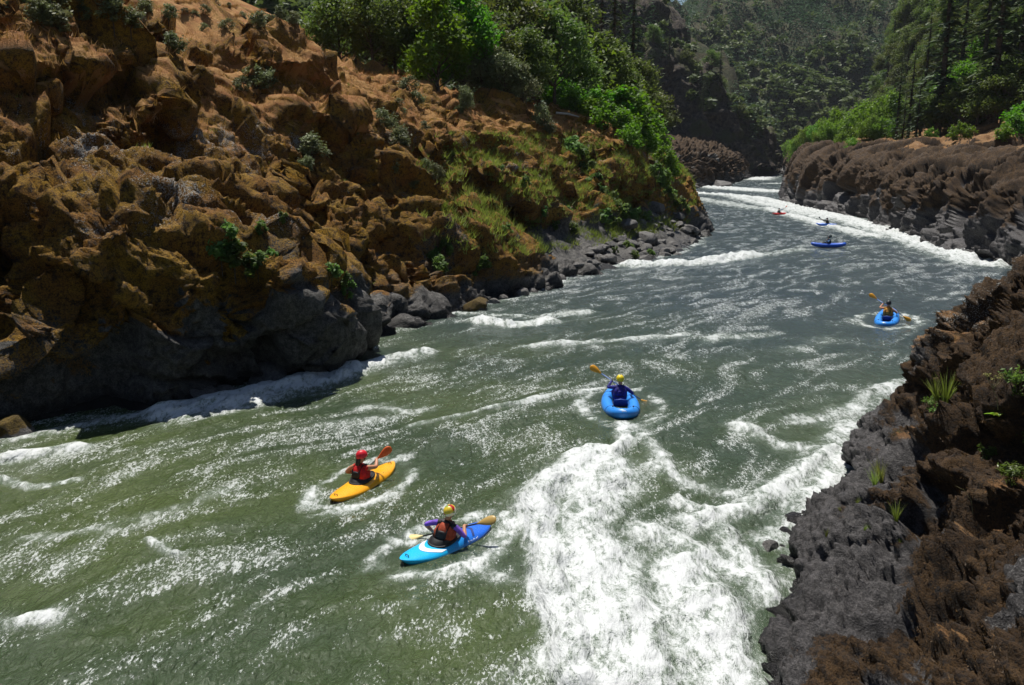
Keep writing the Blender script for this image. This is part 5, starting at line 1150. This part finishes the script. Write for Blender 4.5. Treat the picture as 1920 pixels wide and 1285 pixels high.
# grass tufts on the near right bank, one by one
def tuft_mesh(seed, n, h, mat, wid=.007, bend=.55):
    rng = np.random.default_rng(seed); V, Fc = [], []
    for i in range(n):
        a = rng.random() * 6.28; d = np.array([math.cos(a), math.sin(a), 0]); L = h * (.5 + .6 * rng.random()); b = bend * rng.random(); sd_ = np.array([-d[1], d[0], 0]) * wid; p0 = d * .03 * rng.random(); o = len(V)
        for k in range(4):
            f = k / 3; p = p0 + d * L * b * f**1.6 + np.array([0, 0, L * f * (1 - .35 * b * f)]); w = sd_ * (1 - f * .92); V += [p - w, p + w]
        Fc += [[o + 2 * k, o + 2 * k + 1, o + 2 * k + 3, o + 2 * k + 2] for k in range(3)]
    return mesh_np('grass_tuft', np.array(V), np.array(Fc), mat, smooth=False)
TU = [tuft_mesh(1, 60, .42, M['greengrass']), tuft_mesh(2, 45, .34, M['greengrass'])]; TD = tuft_mesh(3, 22, .40, M['drygrass'], .004, .9)
for (px, py, s, lb) in [(1655, 905, 1.5, 'bright green grass tuft rooted in the grey rock beside the foam'), (1640, 915, 1.1, 'bright green grass tuft rooted in the grey rock beside the foam'), (1605, 945, .5, 'bright green grass tuft rooted in the grey rock beside the foam'), (1772, 765, 1.9, 'bright green grass tuft rooted in the grey rock beside the foam'),
                       (1760, 745, 1.5, 'bright green grass tuft rooted in the grey rock beside the foam'), (1675, 830, .8, 'bright green grass tuft rooted in the grey rock beside the foam'), (1550, 1005, .45, 'bright green grass tuft rooted in the grey rock beside the foam'), (1680, 980, 1.0, 'bright green grass tuft rooted in the grey rock beside the foam'), (1620, 995, .5, 'bright green grass tuft rooted in the grey rock beside the foam'), (1685, 1025, .45, 'bright green grass tuft rooted in the grey rock beside the foam'), (1575, 960, .35, 'bright green grass tuft rooted in the grey rock beside the foam')]:
    P, N = SRT.px(px, py); o = link(bpy.data.objects.new('grass_tuft', random.choice(TU))); o.location = P - np.array([0, 0, .02]); o.rotation_euler = (random.uniform(-.2, .2), -.25, random.random() * 6); o.scale = (s, s, s); tag(o, lb, 'grass', 'green grass tufts on the near right bank')
for (px, py, s) in [(1610, 1180, .7), (1745, 880, .9), (1760, 905, .8), (1790, 640, .6)]:
    P, N = SRT.px(px, py); o = link(bpy.data.objects.new('grass_tuft', TD)); o.location = P; o.scale = (s, s, s); o.rotation_euler = (0, -.4, random.random() * 6); tag(o, 'thin straw coloured grass tuft on the dark moss of the near bank', 'grass', 'straw tufts on the near right bank')
# leafy plants near the camera
def leafy(P, n_stem, h, spread, lf, seed, label, mat):
    rng = np.random.default_rng(seed); root = empty('leafy_plant', P)
    st, C = [], []
    for i in range(n_stem):
        a = rng.random() * 6.28; r = spread * math.sqrt(rng.random()); tip = np.array([math.cos(a) * r, math.sin(a) * r, h * (.6 + .5 * rng.random())]); pts = [np.array([0, 0, -.03]) + tip * [.15, .15, 0], tip * [.5, .5, .55], tip]
        st.append(tube(pts, [.006, .004, .002], 4))
        for k in range(16): f = .25 + .75 * rng.random(); q = pts[1] * (1 - f) + pts[2] * f if f > .4 else pts[1] * f; C.append(q + rng.normal(size=3) * lf * .55)
    obj_np('stem', *join(st), M['bark'], root); obj_np('foliage', *leaves(np.array(C), lf, rng, .9, 1.9), mat, root, smooth=False); return tag(root, label, 'plant')
M['nearleaf'] = leaf_mat('near_leaves', (.075, .14, .025), (.15, .24, .05), .4, .4, 9.0)
for (px, py, n, h, s, lf, lb) in [(1850, 860, 14, .22, .16, .036, 'small light green plant halfway down the near dark moss'), (1905, 740, 26, .38, .28, .042, 'dense light green leafy plant on top of the near dark rock'), (1745, 770, 14, .26, .2, .036, 'loose pale green plant growing through the grass on the near rock'), (1895, 910, 24, .32, .22, .040, 'light green leafy plant lower on the near dark moss'), (1920, 830, 16, .26, .18, .038, 'small leafy plant at the edge of the near dark rock'), (1755, 790, 10, .22, .14, .035, 'small pale leafy plant in the crevice beside the green grass')]:
    P, N = SRT.px(px, py); leafy(P, n, h, s, lf, px, lb, M['nearleaf'])
# umbel plant: stalk, rays and seed heads
P, N = SRT.px(1870, 765); root = empty('umbel_plant', P); rng = np.random.default_rng(4); M['umbel'] = plain('umbel_heads', (.30, .30, .07), .7, .3, 40); M['stalk'] = plain('pale_stalk', (.22, .20, .09), .7, .2)
fork = np.array([-.10, .05, .30]); obj_np('stem', *tube([[0, 0, -.05], [-.03, .02, .15], fork], [.007, .006, .005], 6), M['stalk'], root)
for k in range(11):
    a = k * 2.4; tip = fork + np.array([math.cos(a) * (.10 + .05 * (k % 3)), math.sin(a) * .10, .20 + .05 * rng.random()]); s_ = obj_np('ray', *tube([fork, fork * .5 + tip * .5 + [0, 0, -.03], tip], [.0032, .0026, .0022], 5), M['stalk'], root)
    C = tip + rng.normal(size=(26, 3)) * [.017, .017, .009]; obj_np('seed_head', *leaves(C, .013, rng), M['umbel'], s_, smooth=False)
tag(root, 'pale umbel plant with yellowish seed heads on the near dark rock', 'plant')
# rosette of broad leaves
P, N = SRT.px(1870, 790); root = empty('broad_leaf_plant', P); M['broad'] = leaf_mat('broad_leaf', (.16, .26, .02), (.24, .34, .03), .4, .35, 14.0)
for k, (a, L) in enumerate([(3.0, .24), (2.5, .15), (3.6, .14), (1.9, .12), (.6, .10)]):
    V = []
    for i in range(9):
        f = i / 8; w = .034 * math.sin(math.pi * min(1, f * .95 + .04)) ** .8; c = np.array([math.cos(a) * L * f, math.sin(a) * L * f, .05 + .10 * f - .07 * f * f]); sd_ = np.array([-math.sin(a), math.cos(a), 0])
        V += [c - sd_ * w + [0, 0, w * .3], c, c + sd_ * w + [0, 0, w * .3]]
    obj_np('leaf', np.array(V), grid_faces(9, 3), M['broad'], root)
tag(root, 'small plant with broad yellow green leaves on the near dark rock', 'plant')
P, N = SRT.px(1830, 960); o = obj_np('dry_stalk', *tube([P + [0, 0, -.05], P + np.array([-.05, .02, .22]), P + np.array([-.16, .05, .38]), P + np.array([-.30, .06, .45])], [.004, .0035, .003, .0015], 5), M['stalk']); tag(o, 'single pale dry stalk arching over the dark moss of the near bank', 'stalk')
# fallen trunk on the slope
A, B = SLF.px(1045, 212)[0], SLF.px(1085, 222)[0]; o = obj_np('fallen_log', *tube([A + [0, 0, .12], (A + B) / 2 + [0, 0, .25], B + [0, 0, .2]], [.12, .10, .06], 8), plain('bleached_wood', (.45, .42, .38), .8)); tag(o, 'bleached fallen log lying at the edge of the green shrubs', 'log')
A = SRT.px(1745, 232)[0]; o = obj_np('fallen_log', *tube([A + [-1.2, 0, .2], A + [0, .2, .6], A + [1.6, .4, .25]], [.25, .22, .12], 8), bpy.data.materials['bleached_wood']); tag(o, 'bleached driftwood log lying on the dry right meadow', 'log')
tick('plants')
# ------------------------------------------------------------------ summer haze in the canyon air
V = np.array([[x, y, z] for x in (-460, 840) for y in (-60, 1150) for z in (-14, 420)], float); Fh = [[0, 1, 3, 2], [4, 6, 7, 5], [0, 4, 5, 1], [2, 3, 7, 6], [0, 2, 6, 4], [1, 5, 7, 3]]
hz = obj_np('haze', V, Fh, None, smooth=False); t = NT('haze_air'); pv = t.n('VolumePrincipled'); pv.inputs['Color'].default_value = (.80, .88, 1, 1); pv.inputs['Density'].default_value = .00006
t.t.nodes.remove(t.p); t.l(pv.outputs[0], t.out.inputs['Volume']); hz.data.materials.append(t.m); tag(hz, 'thin bluish haze in the canyon air', 'haze', kind='stuff')
